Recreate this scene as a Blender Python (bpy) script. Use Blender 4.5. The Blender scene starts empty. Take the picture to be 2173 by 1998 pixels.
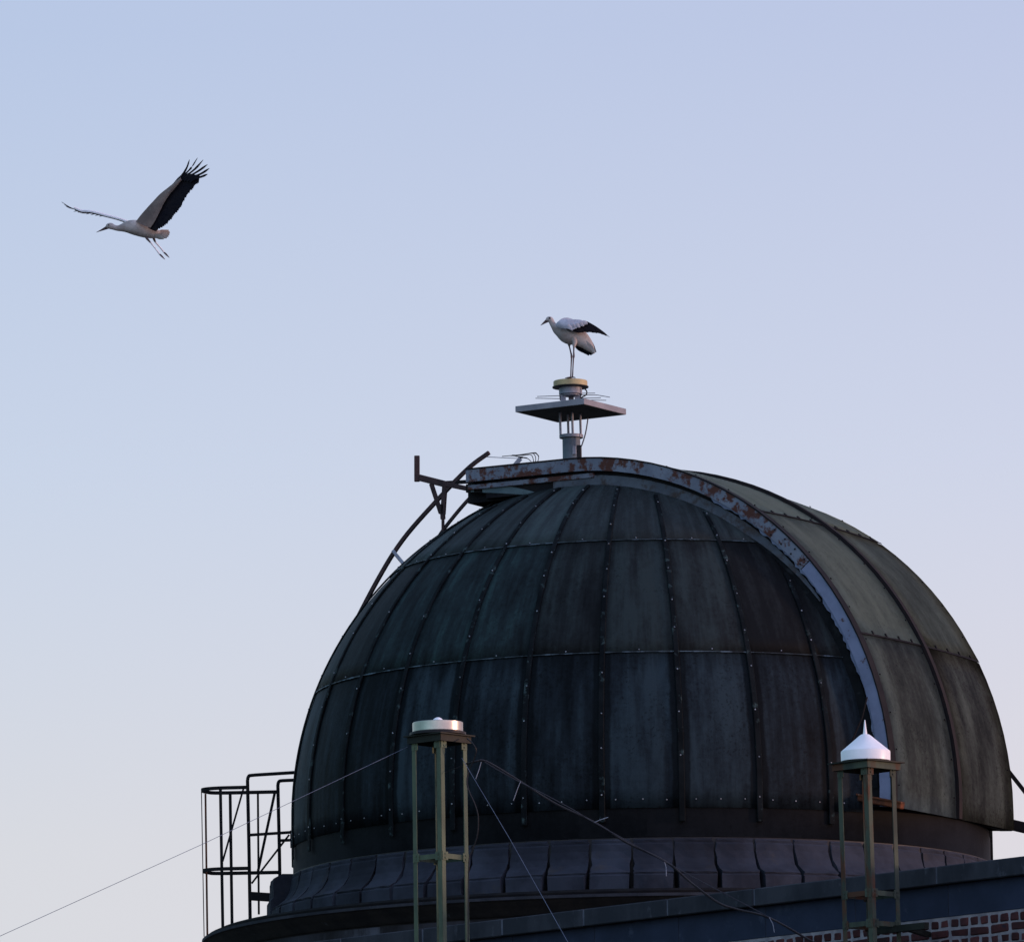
import bpy, bmesh, math, random
from mathutils import Vector, Matrix
R = math.radians
rng = random.Random(7)
sc = bpy.context.scene
col = sc.collection

# ------------------------------------------------------------------ camera
PW, PH, FPX = 2173.0, 1998.0, 15560.0
CAM = Vector((-1.38116, -81.5, 1.7))
cd = bpy.data.cameras.new('camera'); cam = bpy.data.objects.new('camera', cd); col.objects.link(cam)
cd.sensor_width = 36; cd.lens = 36 * FPX / PW; cd.clip_start = 1; cd.clip_end = 6000
CROT = (Matrix.Rotation(R(98.95), 3, 'X') @ Matrix.Rotation(R(-.85), 3, 'Z'))
cam.location = CAM; cam.rotation_euler = CROT.to_euler()
sc.camera = cam

# ------------------------------------------------------------------ dusk sky and light
SUN_AZ, SUN_EL = 94.0, 3.0            # sun azimuth, clockwise from the viewing direction (+Y)
w = bpy.data.worlds.new('World'); sc.world = w; w.use_nodes = True
nt = w.node_tree; bg = nt.nodes['Background']
sky = nt.nodes.new('ShaderNodeTexSky'); sky.sky_type = 'NISHITA'; sky.sun_disc = False
sky.sun_elevation = R(SUN_EL); sky.sun_rotation = R(SUN_AZ); sky.dust_density = 1.0; sky.ozone_density = 1.6
tc = nt.nodes.new('ShaderNodeTexCoord'); sx = nt.nodes.new('ShaderNodeSeparateXYZ')
nt.links.new(tc.outputs['Generated'], sx.inputs[0])
rp = nt.nodes.new('ShaderNodeValToRGB'); rp.color_ramp.interpolation = 'LINEAR'
# dusk gradient by elevation: pale lilac at the horizon, cool blue above
st = [(0, (0.704, 0.669, 0.717)), (0.1045, (0.662, 0.650, 0.698)), (0.1556, (0.565, 0.614, 0.745)), (0.2155, (0.466, 0.535, 0.717)), (0.5, (0.373, 0.470, 0.717)), (1, (0.300, 0.408, 0.675))]
el = rp.color_ramp.elements
while len(el) < len(st): el.new(.5)
for e_, (p_, c_) in zip(el, st): e_.position = p_; e_.color = (*c_, 1)
nt.links.new(sx.outputs[2], rp.inputs[0])
# the side of the sunset is redder
mr = nt.nodes.new('ShaderNodeMapRange'); nt.links.new(sx.outputs[0], mr.inputs[0])
mr.inputs[1].default_value = -1; mr.inputs[2].default_value = 1; mr.inputs[3].default_value = .55; mr.inputs[4].default_value = 1.45
cx_ = nt.nodes.new('ShaderNodeCombineXYZ'); nt.links.new(mr.outputs[0], cx_.inputs[0]); cx_.inputs[1].default_value = 1; cx_.inputs[2].default_value = 1
warm = nt.nodes.new('ShaderNodeMixRGB'); warm.blend_type = 'MULTIPLY'; warm.inputs[0].default_value = 1
nt.links.new(rp.outputs[0], warm.inputs[1]); nt.links.new(cx_.outputs[0], warm.inputs[2])
# afterglow: the sky brightens towards the sunset, behind the camera to the right
dt = nt.nodes.new('ShaderNodeVectorMath'); dt.operation = 'DOT_PRODUCT'; nt.links.new(tc.outputs['Generated'], dt.inputs[0])
dt.inputs[1].default_value = (math.sin(R(150)), math.cos(R(150)), 0)
ag = nt.nodes.new('ShaderNodeMapRange'); ag.interpolation_type = 'SMOOTHSTEP'; nt.links.new(dt.outputs['Value'], ag.inputs[0])
ag.inputs[1].default_value = -.55; ag.inputs[2].default_value = 1; ag.inputs[3].default_value = 1; ag.inputs[4].default_value = 2.6
agc = nt.nodes.new('ShaderNodeMixRGB'); agc.blend_type = 'MULTIPLY'; agc.inputs[0].default_value = 1
nt.links.new(warm.outputs[0], agc.inputs[1]); nt.links.new(ag.outputs[0], agc.inputs[2])
mulA = nt.nodes.new('ShaderNodeMixRGB'); mulA.blend_type = 'MULTIPLY'; mulA.inputs[0].default_value = 1
mulA.inputs[2].default_value = (.40, .38, .55, 1)
nt.links.new(sky.outputs[0], mulA.inputs[1])
addA = nt.nodes.new('ShaderNodeMixRGB'); addA.blend_type = 'ADD'; addA.inputs[0].default_value = 1
sc10 = nt.nodes.new('ShaderNodeMixRGB'); sc10.blend_type = 'MULTIPLY'; sc10.inputs[0].default_value = 1
sc10.inputs[2].default_value = (10, 10, 10, 1)
nt.links.new(agc.outputs[0], sc10.inputs[1])
nt.links.new(sc10.outputs[0], addA.inputs[1]); nt.links.new(mulA.outputs[0], addA.inputs[2])
nt.links.new(addA.outputs[0], bg.inputs[0]); bg.inputs[1].default_value = .1

sl = bpy.data.lights.new('sun', 'SUN'); sl.energy = 2.6; sl.angle = R(4); sl.color = (1, .60, .42)
so = bpy.data.objects.new('sun', sl); col.objects.link(so)
sd = Vector((math.sin(R(SUN_AZ)) * math.cos(R(SUN_EL)), math.cos(R(SUN_AZ)) * math.cos(R(SUN_EL)), math.sin(R(SUN_EL))))
so.rotation_euler = sd.to_track_quat('Z', 'Y').to_euler(); so.location = (40, -30, 40)
vs = sc.view_settings; vs.view_transform = 'Standard'; vs.look = 'None'; vs.gamma = 1; vs.exposure = 0
vs.use_curve_mapping = False
sc.render.engine = 'CYCLES'

# ------------------------------------------------------------------ measuring helpers
def ray(px, py): return CROT @ Vector(((px - PW / 2) / FPX, -(py - PH / 2) / FPX, -1))
def on_plane(px, py, p0, n):
    d = ray(px, py); return CAM + d * (Vector(n).dot(Vector(p0) - CAM) / Vector(n).dot(d))
def at(px, py, Y): return on_plane(px, py, (0, Y, 0), (0, 1, 0))

ZC = 10.557; RD = 3.9; O = Vector((0, 0, ZC))          # centre and radius of the dome
TH = R(61); U = Vector((math.sin(TH), -math.cos(TH), 0)); V = Vector((-math.cos(TH), -math.sin(TH), 0))
def onv(px, py, c): return on_plane(px, py, O + V * c, V)
def uvz(u, v, z): return O + U * u + V * v + Vector((0, 0, z))
def pol(az, r, z): return Vector((r * math.sin(az), -r * math.cos(az), ZC + z))   # az 0 = towards the camera

# ------------------------------------------------------------------ materials
def new_mat(name):
    m = bpy.data.materials.new(name); m.use_nodes = True
    return m, m.node_tree, m.node_tree.nodes['Principled BSDF']
def N(nt, t, **k):
    n = nt.nodes.new('ShaderNode' + t)
    for a, b in k.items(): setattr(n, a, b)
    return n
def ramp(nt, src, stops):
    r = N(nt, 'ValToRGB'); e = r.color_ramp.elements
    while len(e) < len(stops): e.new(.5)
    for q, (p, c) in zip(e, stops): q.position = p; q.color = (*c, 1) if len(c) == 3 else c
    nt.links.new(src, r.inputs[0]); return r.outputs[0]
def mixc(nt, fac, a, b, mode='MIX'):
    m = N(nt, 'MixRGB', blend_type=mode)
    for i, x in ((0, fac), (1, a), (2, b)):
        if isinstance(x, (int, float)): m.inputs[i].default_value = x
        elif isinstance(x, tuple): m.inputs[i].default_value = (*x, 1)
        else: nt.links.new(x, m.inputs[i])
    return m.outputs[0]
def math_(nt, op, a, b=0.0):
    m = N(nt, 'Math', operation=op)
    for i, x in ((0, a), (1, b)):
        if isinstance(x, (int, float)): m.inputs[i].default_value = x
        else: nt.links.new(x, m.inputs[i])
    return m.outputs[0]
def coords(nt, kind, stretch, rnd=True):
    t = N(nt, 'TexCoord'); mp = N(nt, 'Mapping'); nt.links.new(t.outputs[kind], mp.inputs[0]); mp.inputs['Scale'].default_value = stretch
    if not rnd: return mp.outputs[0]
    oi = N(nt, 'ObjectInfo'); s = N(nt, 'VectorMath', operation='SCALE'); s.inputs[0].default_value = (37.1, 71.3, 53.7)
    nt.links.new(oi.outputs['Random'], s.inputs['Scale'])
    a = N(nt, 'VectorMath', operation='ADD'); nt.links.new(mp.outputs[0], a.inputs[0]); nt.links.new(s.outputs[0], a.inputs[1])
    return a.outputs[0]
def noise(nt, vec, scale, detail=6, rough=.6):
    n = N(nt, 'TexNoise'); n.inputs['Scale'].default_value = scale; n.inputs['Detail'].default_value = detail; n.inputs['Roughness'].default_value = rough
    nt.links.new(vec, n.inputs['Vector']); return n.outputs['Fac']
def finish(m, nt, b, colr, rough, metal=0, bump=0, bsrc=None, spec=.4):
    if isinstance(colr, tuple): b.inputs['Base Color'].default_value = (*colr, 1)
    else: nt.links.new(colr, b.inputs['Base Color'])
    b.inputs['Roughness'].default_value = rough; b.inputs['Metallic'].default_value = metal
    b.inputs['Specular IOR Level'].default_value = spec
    if bump and bsrc is not None:
        bp = N(nt, 'Bump'); bp.inputs['Strength'].default_value = bump; bp.inputs['Distance'].default_value = .02
        nt.links.new(bsrc, bp.inputs['Height']); nt.links.new(bp.outputs[0], b.inputs['Normal'])
    return m
def simple(name, a, b2=None, c=None, scale=5, stretch=(1, 1, 1), lo=.4, hi=.6, rough=.6, metal=0, bump=.15, c_lo=.62, c_hi=.68, c_scale=None, vary=0, spec=.12):
    m, nt, b = new_mat(name)
    if b2 is None: b2 = tuple(x * .75 for x in a)
    v = coords(nt, 'Object', stretch); n1 = noise(nt, v, scale)
    out = ramp(nt, n1, [(lo, a), (hi, b2)])
    if c is not None:
        n2 = noise(nt, v, c_scale or scale * 2.7, 8, .65)
        out = mixc(nt, ramp(nt, n2, [(c_lo, (0, 0, 0)), (c_hi, (1, 1, 1))]), out, c)
    if vary:
        oi = N(nt, 'ObjectInfo'); k = math_(nt, 'ADD', math_(nt, 'MULTIPLY', oi.outputs['Random'], vary), 1 - vary / 2)
        g = N(nt, 'CombineXYZ')
        for i in range(3): nt.links.new(k, g.inputs[i])
        out = mixc(nt, 1.0, out, g.outputs[0], 'MULTIPLY')
    return finish(m, nt, b, out, rough, metal, bump, n1, spec)

def patina(name, dark, mid, light, edge=1.0, speck=0.0, lightness=.5, rough=.55, ufreq=7, em=(.36, .46, .22)):
    """weathered sheet: running streaks (uv, u across / v down the sheet), dirty margins, pits"""
    m, nt, b = new_mat(name)
    vec = coords(nt, 'UV', (ufreq, 1.1, 1)); st_ = noise(nt, vec, 1.0, 5, .62)
    vec2 = coords(nt, 'UV', (2.2, 1.3, 1)); cl = noise(nt, vec2, 1.6, 6, .6)
    vec3 = coords(nt, 'Object', (1, 1, 1)); fine = noise(nt, vec3, 16, 8, .7)
    oi = N(nt, 'ObjectInfo')
    f = math_(nt, 'ADD', math_(nt, 'MULTIPLY', st_, .5), math_(nt, 'MULTIPLY', cl, .5))
    f = math_(nt, 'ADD', f, math_(nt, 'MULTIPLY', math_(nt, 'SUBTRACT', oi.outputs['Random'], .5), .24))
    f = math_(nt, 'ADD', f, math_(nt, 'MULTIPLY', math_(nt, 'SUBTRACT', fine, .5), .25))
    o = ramp(nt, f, [(lightness - .14, dark), (lightness, mid), (lightness + .15, light)])
    # dirt collecting along the covering strips and below the lap
    uvn = N(nt, 'TexCoord'); sp = N(nt, 'SeparateXYZ'); nt.links.new(uvn.outputs['UV'], sp.inputs[0])
    e = math_(nt, 'ABSOLUTE', math_(nt, 'SUBTRACT', sp.outputs[0], .5))
    e = math_(nt, 'ADD', e, math_(nt, 'MULTIPLY', math_(nt, 'SUBTRACT', noise(nt, coords(nt, 'UV', (1.5, 3, 1)), 1.5, 5), .5), em[2]))
    ef = ramp(nt, e, [(em[0], (0, 0, 0)), (em[1], (1, 1, 1))])
    o = mixc(nt, math_(nt, 'MULTIPLY', ef, .75 * edge), o, tuple(x * .45 for x in dark))
    t = math_(nt, 'ADD', sp.outputs[1], math_(nt, 'MULTIPLY', math_(nt, 'SUBTRACT', noise(nt, coords(nt, 'UV', (9, .6, 1)), 1.0, 5), .5), .5))
    tf = ramp(nt, t, [(.86, (0, 0, 0)), (1.02, (1, 1, 1))])
    o = mixc(nt, math_(nt, 'MULTIPLY', tf, .55 * edge), o, tuple(x * .5 for x in dark))
    if speck:
        pit = noise(nt, vec3, 30, 4, .6); pm = noise(nt, vec3, 2.2, 3)
        pf = math_(nt, 'MULTIPLY', ramp(nt, pit, [(.56, (0, 0, 0)), (.62, (1, 1, 1))]), ramp(nt, pm, [(.45, (0, 0, 0)), (.55, (1, 1, 1))]))
        o = mixc(nt, math_(nt, 'MULTIPLY', pf, speck), o, tuple(x * .35 for x in dark))
    finish(m, nt, b, o, rough, 0, .25, math_(nt, 'ADD', math_(nt, 'MULTIPLY', st_, .5), math_(nt, 'MULTIPLY', fine, .5)), .03)
    return m

M = {}
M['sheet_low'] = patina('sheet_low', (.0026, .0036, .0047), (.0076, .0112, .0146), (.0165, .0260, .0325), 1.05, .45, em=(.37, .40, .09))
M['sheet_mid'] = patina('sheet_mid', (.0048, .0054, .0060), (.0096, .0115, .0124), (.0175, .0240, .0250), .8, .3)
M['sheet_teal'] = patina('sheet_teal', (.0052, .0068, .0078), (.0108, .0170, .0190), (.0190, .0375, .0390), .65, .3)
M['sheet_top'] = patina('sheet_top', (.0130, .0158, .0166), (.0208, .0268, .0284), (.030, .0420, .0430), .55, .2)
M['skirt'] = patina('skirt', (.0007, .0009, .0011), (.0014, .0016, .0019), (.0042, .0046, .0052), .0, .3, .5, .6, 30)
M['lining'] = simple('lining', (.01, .011, .012), (.014, .014, .015), rough=.9)
M['batten'] = simple('batten', (.0032, .0042, .0050), (.0066, .0084, .0096), (.028, .044, .045), scale=3, lo=.4, hi=.62, c_lo=.57, c_hi=.68, c_scale=9, rough=.6, spec=.02)
M['bolt'] = simple('bolt', (.21, .22, .24), (.08, .09, .10), scale=20, rough=.35, metal=.3)
M['seam'] = simple('seam', (.006, .008, .009), (.02, .03, .034), (.048, .068, .082), scale=4, c_lo=.5, c_hi=.58, c_scale=7, rough=.5)
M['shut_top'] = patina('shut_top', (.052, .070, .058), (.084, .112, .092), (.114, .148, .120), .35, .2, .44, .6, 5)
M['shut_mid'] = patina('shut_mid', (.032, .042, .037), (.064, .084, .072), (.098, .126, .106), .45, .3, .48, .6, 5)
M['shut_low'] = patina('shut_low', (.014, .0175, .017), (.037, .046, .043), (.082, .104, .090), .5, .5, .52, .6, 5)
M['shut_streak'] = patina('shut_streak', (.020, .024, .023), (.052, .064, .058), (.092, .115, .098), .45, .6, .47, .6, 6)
M['rust_paint'] = simple('rust_paint', (.110, .128, .160), (.080, .093, .120), (.048, .018, .013), scale=3, c_lo=.485, c_hi=.56, c_scale=7, rough=.55)
M['paint'] = simple('paint', (.125, .148, .220), (.095, .114, .172), (.045, .024, .020), scale=3, c_lo=.60, c_hi=.64, c_scale=5, rough=.5)
M['dull_paint'] = simple('dull_paint', (.058, .070, .085), (.040, .048, .060), (.03, .024, .022), scale=4, c_lo=.5, c_hi=.62, c_scale=5, rough=.6)
M['lap'] = simple('lap', (.0075, .0085, .0098), (.0045, .0052, .006), (.016, .018, .02), scale=4, c_lo=.55, c_hi=.65, c_scale=5, rough=.6, spec=.03)
M['rust'] = simple('rust', (.0095, .0065, .0065), (.005, .0042, .0048), (.020, .011, .009), scale=6, rough=.75)
M['rust_bar'] = simple('rust_bar', (.040, .024, .024), (.022, .015, .016), (.065, .042, .040), scale=7, rough=.7)
M['rust_and_sunglow'] = simple('rust_and_sunglow', (.105, .034, .014), (.04, .016, .010), (.20, .11, .075), scale=6, rough=.7)  # real rust on the trough; painted orange sunlight on one cage upright
M['dark_metal'] = simple('dark_metal', (.006, .006, .0075), (.010, .0095, .010), scale=6, rough=.7, spec=.05)
M['teal'] = simple('teal', (.065, .095, .105), (.045, .07, .08), (.025, .03, .035), scale=5, rough=.5)
M['stone'] = simple('stone', (.020, .0235, .033), (.011, .013, .019), (.030, .026, .023), scale=2.2, c_lo=.6, c_hi=.75, c_scale=1.3, rough=.9, bump=.6, vary=.5)
M['stone_dark'] = simple('stone_dark', (.009, .009, .010), (.015, .014, .014), (.042, .046, .060), scale=3, stretch=(1.3, 1.3, .35), c_lo=.62, c_hi=.72, c_scale=2.6, rough=.9, bump=.4)
M['stone_band'] = simple('stone_band', (.012, .012, .014), (.026, .027, .034), (.060, .066, .085), scale=2, stretch=(1.2, 1.2, .3), c_lo=.56, c_hi=.68, c_scale=2.2, rough=.9)
M['coping'] = simple('coping', (.026, .028, .035), (.014, .016, .021), (.044, .047, .058), scale=3, stretch=(1, 1, .5), c_lo=.6, c_hi=.7, rough=.85, bump=.4, vary=.2)
M['frieze'] = simple('frieze', (.017, .023, .042), (.012, .017, .031), (.026, .033, .053), scale=2.2, c_lo=.58, c_hi=.7, rough=.85, bump=.3, vary=.12)
M['mortar'] = simple('mortar', (.195, .182, .195), (.12, .115, .128), scale=9, rough=.95, bump=.5)
M['joint'] = simple('joint', (.075, .08, .10), (.05, .055, .072), scale=9, rough=.95)
M['brick'] = simple('brick', (.050, .0165, .0165), (.030, .012, .013), (.015, .014, .022), scale=9, c_lo=.6, c_hi=.7, rough=.9, bump=.6, vary=.9)
M['green'] = simple('green', (.070, .092, .058), (.046, .062, .042), (.03, .025, .017), scale=6, stretch=(1, 1, .4), c_lo=.63, c_hi=.7, c_scale=5, rough=.6)
M['green_rust'] = simple('green_rust', (.045, .056, .040), (.024, .031, .025), (.052, .024, .014), scale=6, stretch=(1, 1, .35), c_lo=.50, c_hi=.58, c_scale=4, rough=.7)
M['olive'] = simple('olive', (.014, .0155, .012), (.009, .0105, .0085), scale=7, rough=.6)
M['galv'] = simple('galv', (.19, .20, .235), (.13, .14, .17), (.075, .07, .075), scale=6, c_lo=.66, c_hi=.75, rough=.5, metal=.2)
M['pipe'] = simple('pipe', (.085, .105, .125), (.06, .075, .095), (.06, .055, .055), scale=4, c_lo=.6, c_hi=.72, rough=.55)
M['plate'] = simple('plate', (.185, .185, .205), (.14, .143, .162), scale=4, rough=.5)
M['plate_under'] = simple('plate_under', (.045, .045, .045), (.03, .03, .032), scale=5, rough=.8)
M['yellow'] = simple('yellow', (.34, .275, .145), (.25, .20, .11), (.20, .16, .10), scale=5, rough=.45)
M['white'] = simple('white', (.64, .64, .655), (.55, .55, .57), (.42, .41, .40), scale=3, stretch=(1, 1, .4), c_lo=.62, c_hi=.8, rough=.35, bump=.02, spec=.5)
M['alu'] = simple('alu', (.34, .325, .295), (.27, .26, .24), scale=5, rough=.3, metal=1, bump=.02)
M['black'] = simple('black', (.010, .010, .012), (.016, .016, .018), rough=.5)
M['wire'] = simple('wire', (.085, .105, .15), (.06, .075, .11), rough=.5)
M['thinrod'] = simple('thinrod', (.10, .10, .11), (.07, .07, .08), rough=.5, metal=.3)
M['lead'] = simple('lead', (.022, .025, .032), (.016, .018, .024), rough=.5)
M['tie'] = simple('tie', (.16, .18, .22), rough=.5)
M['ground'] = simple('ground', (.115, .11, .09), (.13, .115, .095), scale=.4, rough=1)
# birds
M['down'] = simple('down', (.31, .285, .272), (.225, .20, .19), (.16, .122, .105), scale=7, stretch=(1, 1, 1.4), c_lo=.55, c_hi=.75, c_scale=5, rough=.9, bump=.4)
M['covert'] = simple('covert', (.335, .34, .385), (.255, .26, .30), scale=12, rough=.85, bump=.5)
M['flight'] = simple('flight', (.0045, .0045, .008), (.008, .0075, .010), scale=14, rough=.6, bump=.3, spec=.04)
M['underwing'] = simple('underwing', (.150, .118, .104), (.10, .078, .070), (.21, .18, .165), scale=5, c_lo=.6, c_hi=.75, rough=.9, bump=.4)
M['bill'] = simple('bill', (.055, .032, .032), (.03, .024, .026), scale=20, rough=.5)
M['leg'] = simple('leg', (.085, .062, .066), (.05, .042, .046), scale=20, rough=.6)
M['legpale'] = simple('legpale', (.62, .60, .62), (.50, .48, .50), scale=20, rough=.6)

# ------------------------------------------------------------------ mesh building
ORG = {}
class MB:
    def __init__(s): s.v = []; s.f = []; s.mi = []; s.uv = {}
    def add(s, vs, fs, mi=0):
        o = len(s.v); s.v += [Vector(p) for p in vs]; s.f += [tuple(i + o for i in f) for f in fs]; s.mi += [mi] * len(fs)
    def box(s, c, ax, ay, az, mi=0, taper=1.0):
        """centre and three half-axis vectors"""
        c, ax, ay, az = Vector(c), Vector(ax), Vector(ay), Vector(az); P = []
        for k, t in ((-1, 1), (1, taper)):
            for i, j in ((-1, -1), (1, -1), (1, 1), (-1, 1)): P.append(c + ax * i * t + ay * j * t + az * k)
        s.add(P, [(3, 2, 1, 0), (4, 5, 6, 7), (0, 1, 5, 4), (1, 2, 6, 5), (2, 3, 7, 6), (3, 0, 4, 7)], mi)
    def bar(s, a, b, wd, ht=None, up=(0, 0, 1), mi=0):
        a, b = Vector(a), Vector(b); d = b - a; L = d.length; d.normalize(); up = Vector(up)
        if abs(d.dot(up)) > .97: up = Vector((0, 1, 0))
        x = d.cross(up).normalized(); y = x.cross(d).normalized()
        s.box((a + b) / 2, x * wd / 2, y * (ht or wd) / 2, d * L / 2, mi)
    def tube(s, pts, rad, n=8, mi=0, rad2=None, ref=None):
        """swept round or elliptic section; rad / rad2 may be lists; ref = direction that rad2 follows"""
        pts = [Vector(p) for p in pts]; k = len(pts)
        ra = rad if isinstance(rad, (list, tuple)) else [rad] * k
        rb = rad2 if isinstance(rad2, (list, tuple)) else ([rad2] * k if rad2 else ra)
        P = []; ref = Vector(ref) if ref is not None else None; last = None
        for i, p in enumerate(pts):
            t = (pts[min(i + 1, k - 1)] - pts[max(i - 1, 0)]).normalized()
            rf = ref if ref is not None else (last if last is not None else (Vector((0, 0, 1)) if abs(t.z) < .9 else Vector((0, 1, 0))))
            y = (rf - t * rf.dot(t)).normalized(); x = t.cross(y); last = y
            for j in range(n):
                a = 2 * math.pi * j / n; P.append(p + x * math.cos(a) * ra[i] + y * math.sin(a) * rb[i])
        F = [(i * n + j, i * n + (j + 1) % n, (i + 1) * n + (j + 1) % n, (i + 1) * n + j) for i in range(k - 1) for j in range(n)]
        F += [tuple(range(n - 1, -1, -1)), tuple((k - 1) * n + j for j in range(n))]
        s.add(P, F, mi)
    def strip(s, pts, half, thick, nrm, mi=0):
        """flat bar following pts; half vectors across per point, nrm per point"""
        P = []
        for p, h, n in zip(pts, half, nrm): P += [p - h, p + h, p + h + n * thick, p - h + n * thick]
        F = []
        for i in range(len(pts) - 1):
            a = i * 4; b = a + 4
            F += [(a, b, b + 1, a + 1), (a + 1, b + 1, b + 2, a + 2), (a + 2, b + 2, b + 3, a + 3), (a + 3, b + 3, b, a)]
        F += [(0, 1, 2, 3), tuple(len(pts) * 4 - 4 + q for q in (3, 2, 1, 0))]
        s.add(P, F, mi)
    def lathe(s, c, prof, n=64, a0=0, a1=2 * math.pi, mi=0, close=False):
        c = Vector(c); full = abs(a1 - a0 - 2 * math.pi) < 1e-6; m = n if full else n + 1; P = []
        for i in range(m):
            a = a0 + (a1 - a0) * i / n
            for r, z in prof: P.append(c + Vector((r * math.sin(a), -r * math.cos(a), z)))
        k = len(prof); F = []
        for i in range(n):
            a = i * k; b = ((i + 1) % m) * k
            for j in range(k if close else k - 1):
                j2 = (j + 1) % k; F.append((a + j, a + j2, b + j2, b + j))
        if not full and close: F += [tuple(range(k - 1, -1, -1)), tuple(n * k + j for j in range(k))]
        s.add(P, F, mi)
    def slab(s, pts, nrm, thick, mi=0):
        """closed polygon extruded both ways along nrm"""
        n = len(pts); nv = Vector(nrm).normalized() * thick / 2; pts = [Vector(p) for p in pts]
        s.add([p - nv for p in pts] + [p + nv for p in pts], [tuple(range(n - 1, -1, -1)), tuple(range(n, 2 * n))] + [(i, (i + 1) % n, n + (i + 1) % n, n + i) for i in range(n)], mi)
    def mesh(s, name, org=Vector()):
        me = bpy.data.meshes.new(name); me.from_pydata([p - org for p in s.v], [], s.f)
        for p, i in zip(me.polygons, s.mi): p.material_index = i
        me.validate(); return me
    def build(s, name, mats, parent=None, smooth=False, bevel=0, seg=1, split=35):
        org = ORG.get(parent.name, Vector()) if parent is not None else Vector()
        me = s.mesh(name, org)
        bm = bmesh.new(); bm.from_mesh(me); bmesh.ops.recalc_face_normals(bm, faces=bm.faces)
        if bevel: bmesh.ops.bevel(bm, geom=[e for e in bm.edges if len(e.link_faces) == 2 and e.calc_face_angle(0) > .6], offset=bevel, segments=seg, affect='EDGES', profile=.5)
        if smooth:
            for e in bm.edges:
                if len(e.link_faces) == 2 and e.calc_face_angle(0) > R(split): e.smooth = False
            for f in bm.faces: f.smooth = True
        bm.to_mesh(me); bm.free()
        return link(name, me, mats, parent)
def link(name, me, mats, parent=None):
    if not isinstance(mats, (list, tuple)): mats = [mats]
    if not me.materials:
        for m in mats: me.materials.append(M[m])
    o = bpy.data.objects.new(name, me); col.objects.link(o)
    if parent is not None:
        o.parent = parent; ORG[o.name] = ORG[parent.name]
    return o
def tag(o, label, cat, group=None):
    o['label'] = label; o['category'] = cat
    if group: o['group'] = group
    return o
def thing(name, label, cat, loc, group=None):
    o = bpy.data.objects.new(name, None); col.objects.link(o); o.location = loc; o.empty_display_size = .3
    ORG[o.name] = Vector(loc); return tag(o, label, cat, group)
def bez(pts, n=8):
    """Catmull-Rom through points"""
    pts = [Vector(p) for p in pts]; q = [pts[0] * 2 - pts[1]] + pts + [pts[-1] * 2 - pts[-2]]; out = []
    for i in range(1, len(q) - 2):
        for k in range(n):
            t = k / n; a, b, c, d = q[i - 1:i + 3]
            out.append(.5 * ((2 * b) + (c - a) * t + (2 * a - 5 * b + 4 * c - d) * t * t + (3 * b - a - 3 * c + d) * t ** 3))
    return out + [pts[-1]]

# ------------------------------------------------------------------ ground
g = MB(); s_ = 3000; g.add([(-s_, -s_, 0), (s_, -s_, 0), (s_, s_, 0), (-s_, s_, 0)], [(0, 1, 2, 3)])
go = g.build('ground', 'ground'); go['kind'] = 'structure'

# ------------------------------------------------------------------ round drum that carries the dome
drum = thing('observatory_tower', 'round stone drum with moulded cornice under the dark dome', 'tower', (0, 0, 0))
mb = MB(); mb.lathe((0, 0, 0), [(4.2, 0), (4.2, ZC - 1.5)], 96); mb.build('drum_wall', 'stone_dark', drum, True)
mb = MB()
mb.lathe((0, 0, ZC), [(4.15, -1.62), (4.45, -1.60), (4.47, -1.585), (4.66, -1.575), (4.67, -1.475), (4.70, -1.465), (4.72, -1.44), (4.80, -1.38), (4.86, -1.335), (4.875, -1.315)], 128)
mb.build('cornice', 'stone_dark', drum, True, split=50)
mb = MB(); mb.lathe((0, 0, ZC), [(4.60, -1.578), (4.685, -1.578), (4.688, -1.49), (4.60, -1.488)], 128); mb.build('cornice_band', 'stone_band', drum, True, split=30)
mb = MB()
mb.lathe((0, 0, ZC), [(4.86, -1.318), (4.905, -1.316), (4.91, -1.287), (4.87, -1.282), (4.80, -1.28)], 128)
mb.build('rim_flashing', 'coping', drum, True, split=30)
mb = MB(); mb.lathe((0, 0, ZC), [(4.85, -1.29), (4.86, -1.255), (4.80, -1.25), (4.79, -1.225), (4.70, -1.225), (4.68, -1.27), (4.10, -1.23)], 128); mb.build('gutter', 'dark_metal', drum, True, split=30)
# the ring of moulded blocks, each an object with shared mesh data
nb = 56; step = 360 / nb
prof = [(3.80, -.600), (3.935, -.612), (3.945, -.628), (3.942, -.655), (3.955, -.672), (3.962, -.74), (3.985, -.82), (4.03, -.89), (4.095, -.945), (4.150, -.978), (4.168, -.99), (4.160, -1.008), (4.178, -1.025), (4.185, -1.24), (3.80, -1.24)]
def block_mesh(prof, half, seed, wob=.22):
    r_ = random.Random(seed); mb = MB(); k = len(prof); P = []
    for i, t in enumerate((-1, -.5, 0, .5, 1)):
        for j, (r, z) in enumerate(prof):
            a = R(half) * t
            if abs(t) == 1: a += R(wob * (r_.random() - .5) * 1.6) - R(.10 if -.95 > z else 0) * t
            P.append(Vector((r * math.sin(a), -r * math.cos(a), z)) + Vector((r_.uniform(-1, 1), r_.uniform(-1, 1), r_.uniform(-1, 1))) * .004)
    F = []
    for i in range(4):
        for j in range(k):
            F.append((i * k + j, i * k + (j + 1) % k, (i + 1) * k + (j + 1) % k, (i + 1) * k + j))
    F += [tuple(range(k)), tuple(4 * k + j for j in range(k - 1, -1, -1))]
    mb.add(P, F); me = mb.mesh('stone_block'); bm = bmesh.new(); bm.from_mesh(me); bmesh.ops.recalc_face_normals(bm, faces=bm.faces); bm.to_mesh(me); bm.free(); me.materials.append(M['stone']); return me
variants = [block_mesh(prof, step / 2 - .26, s) for s in range(5)]
prof2 = [(3.7, -.60), (4.05, -.60), (4.14, -.645), (4.15, -.70), (4.155, -.86), (4.18, -.90), (4.19, -1.24), (3.7, -1.24)]
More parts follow.
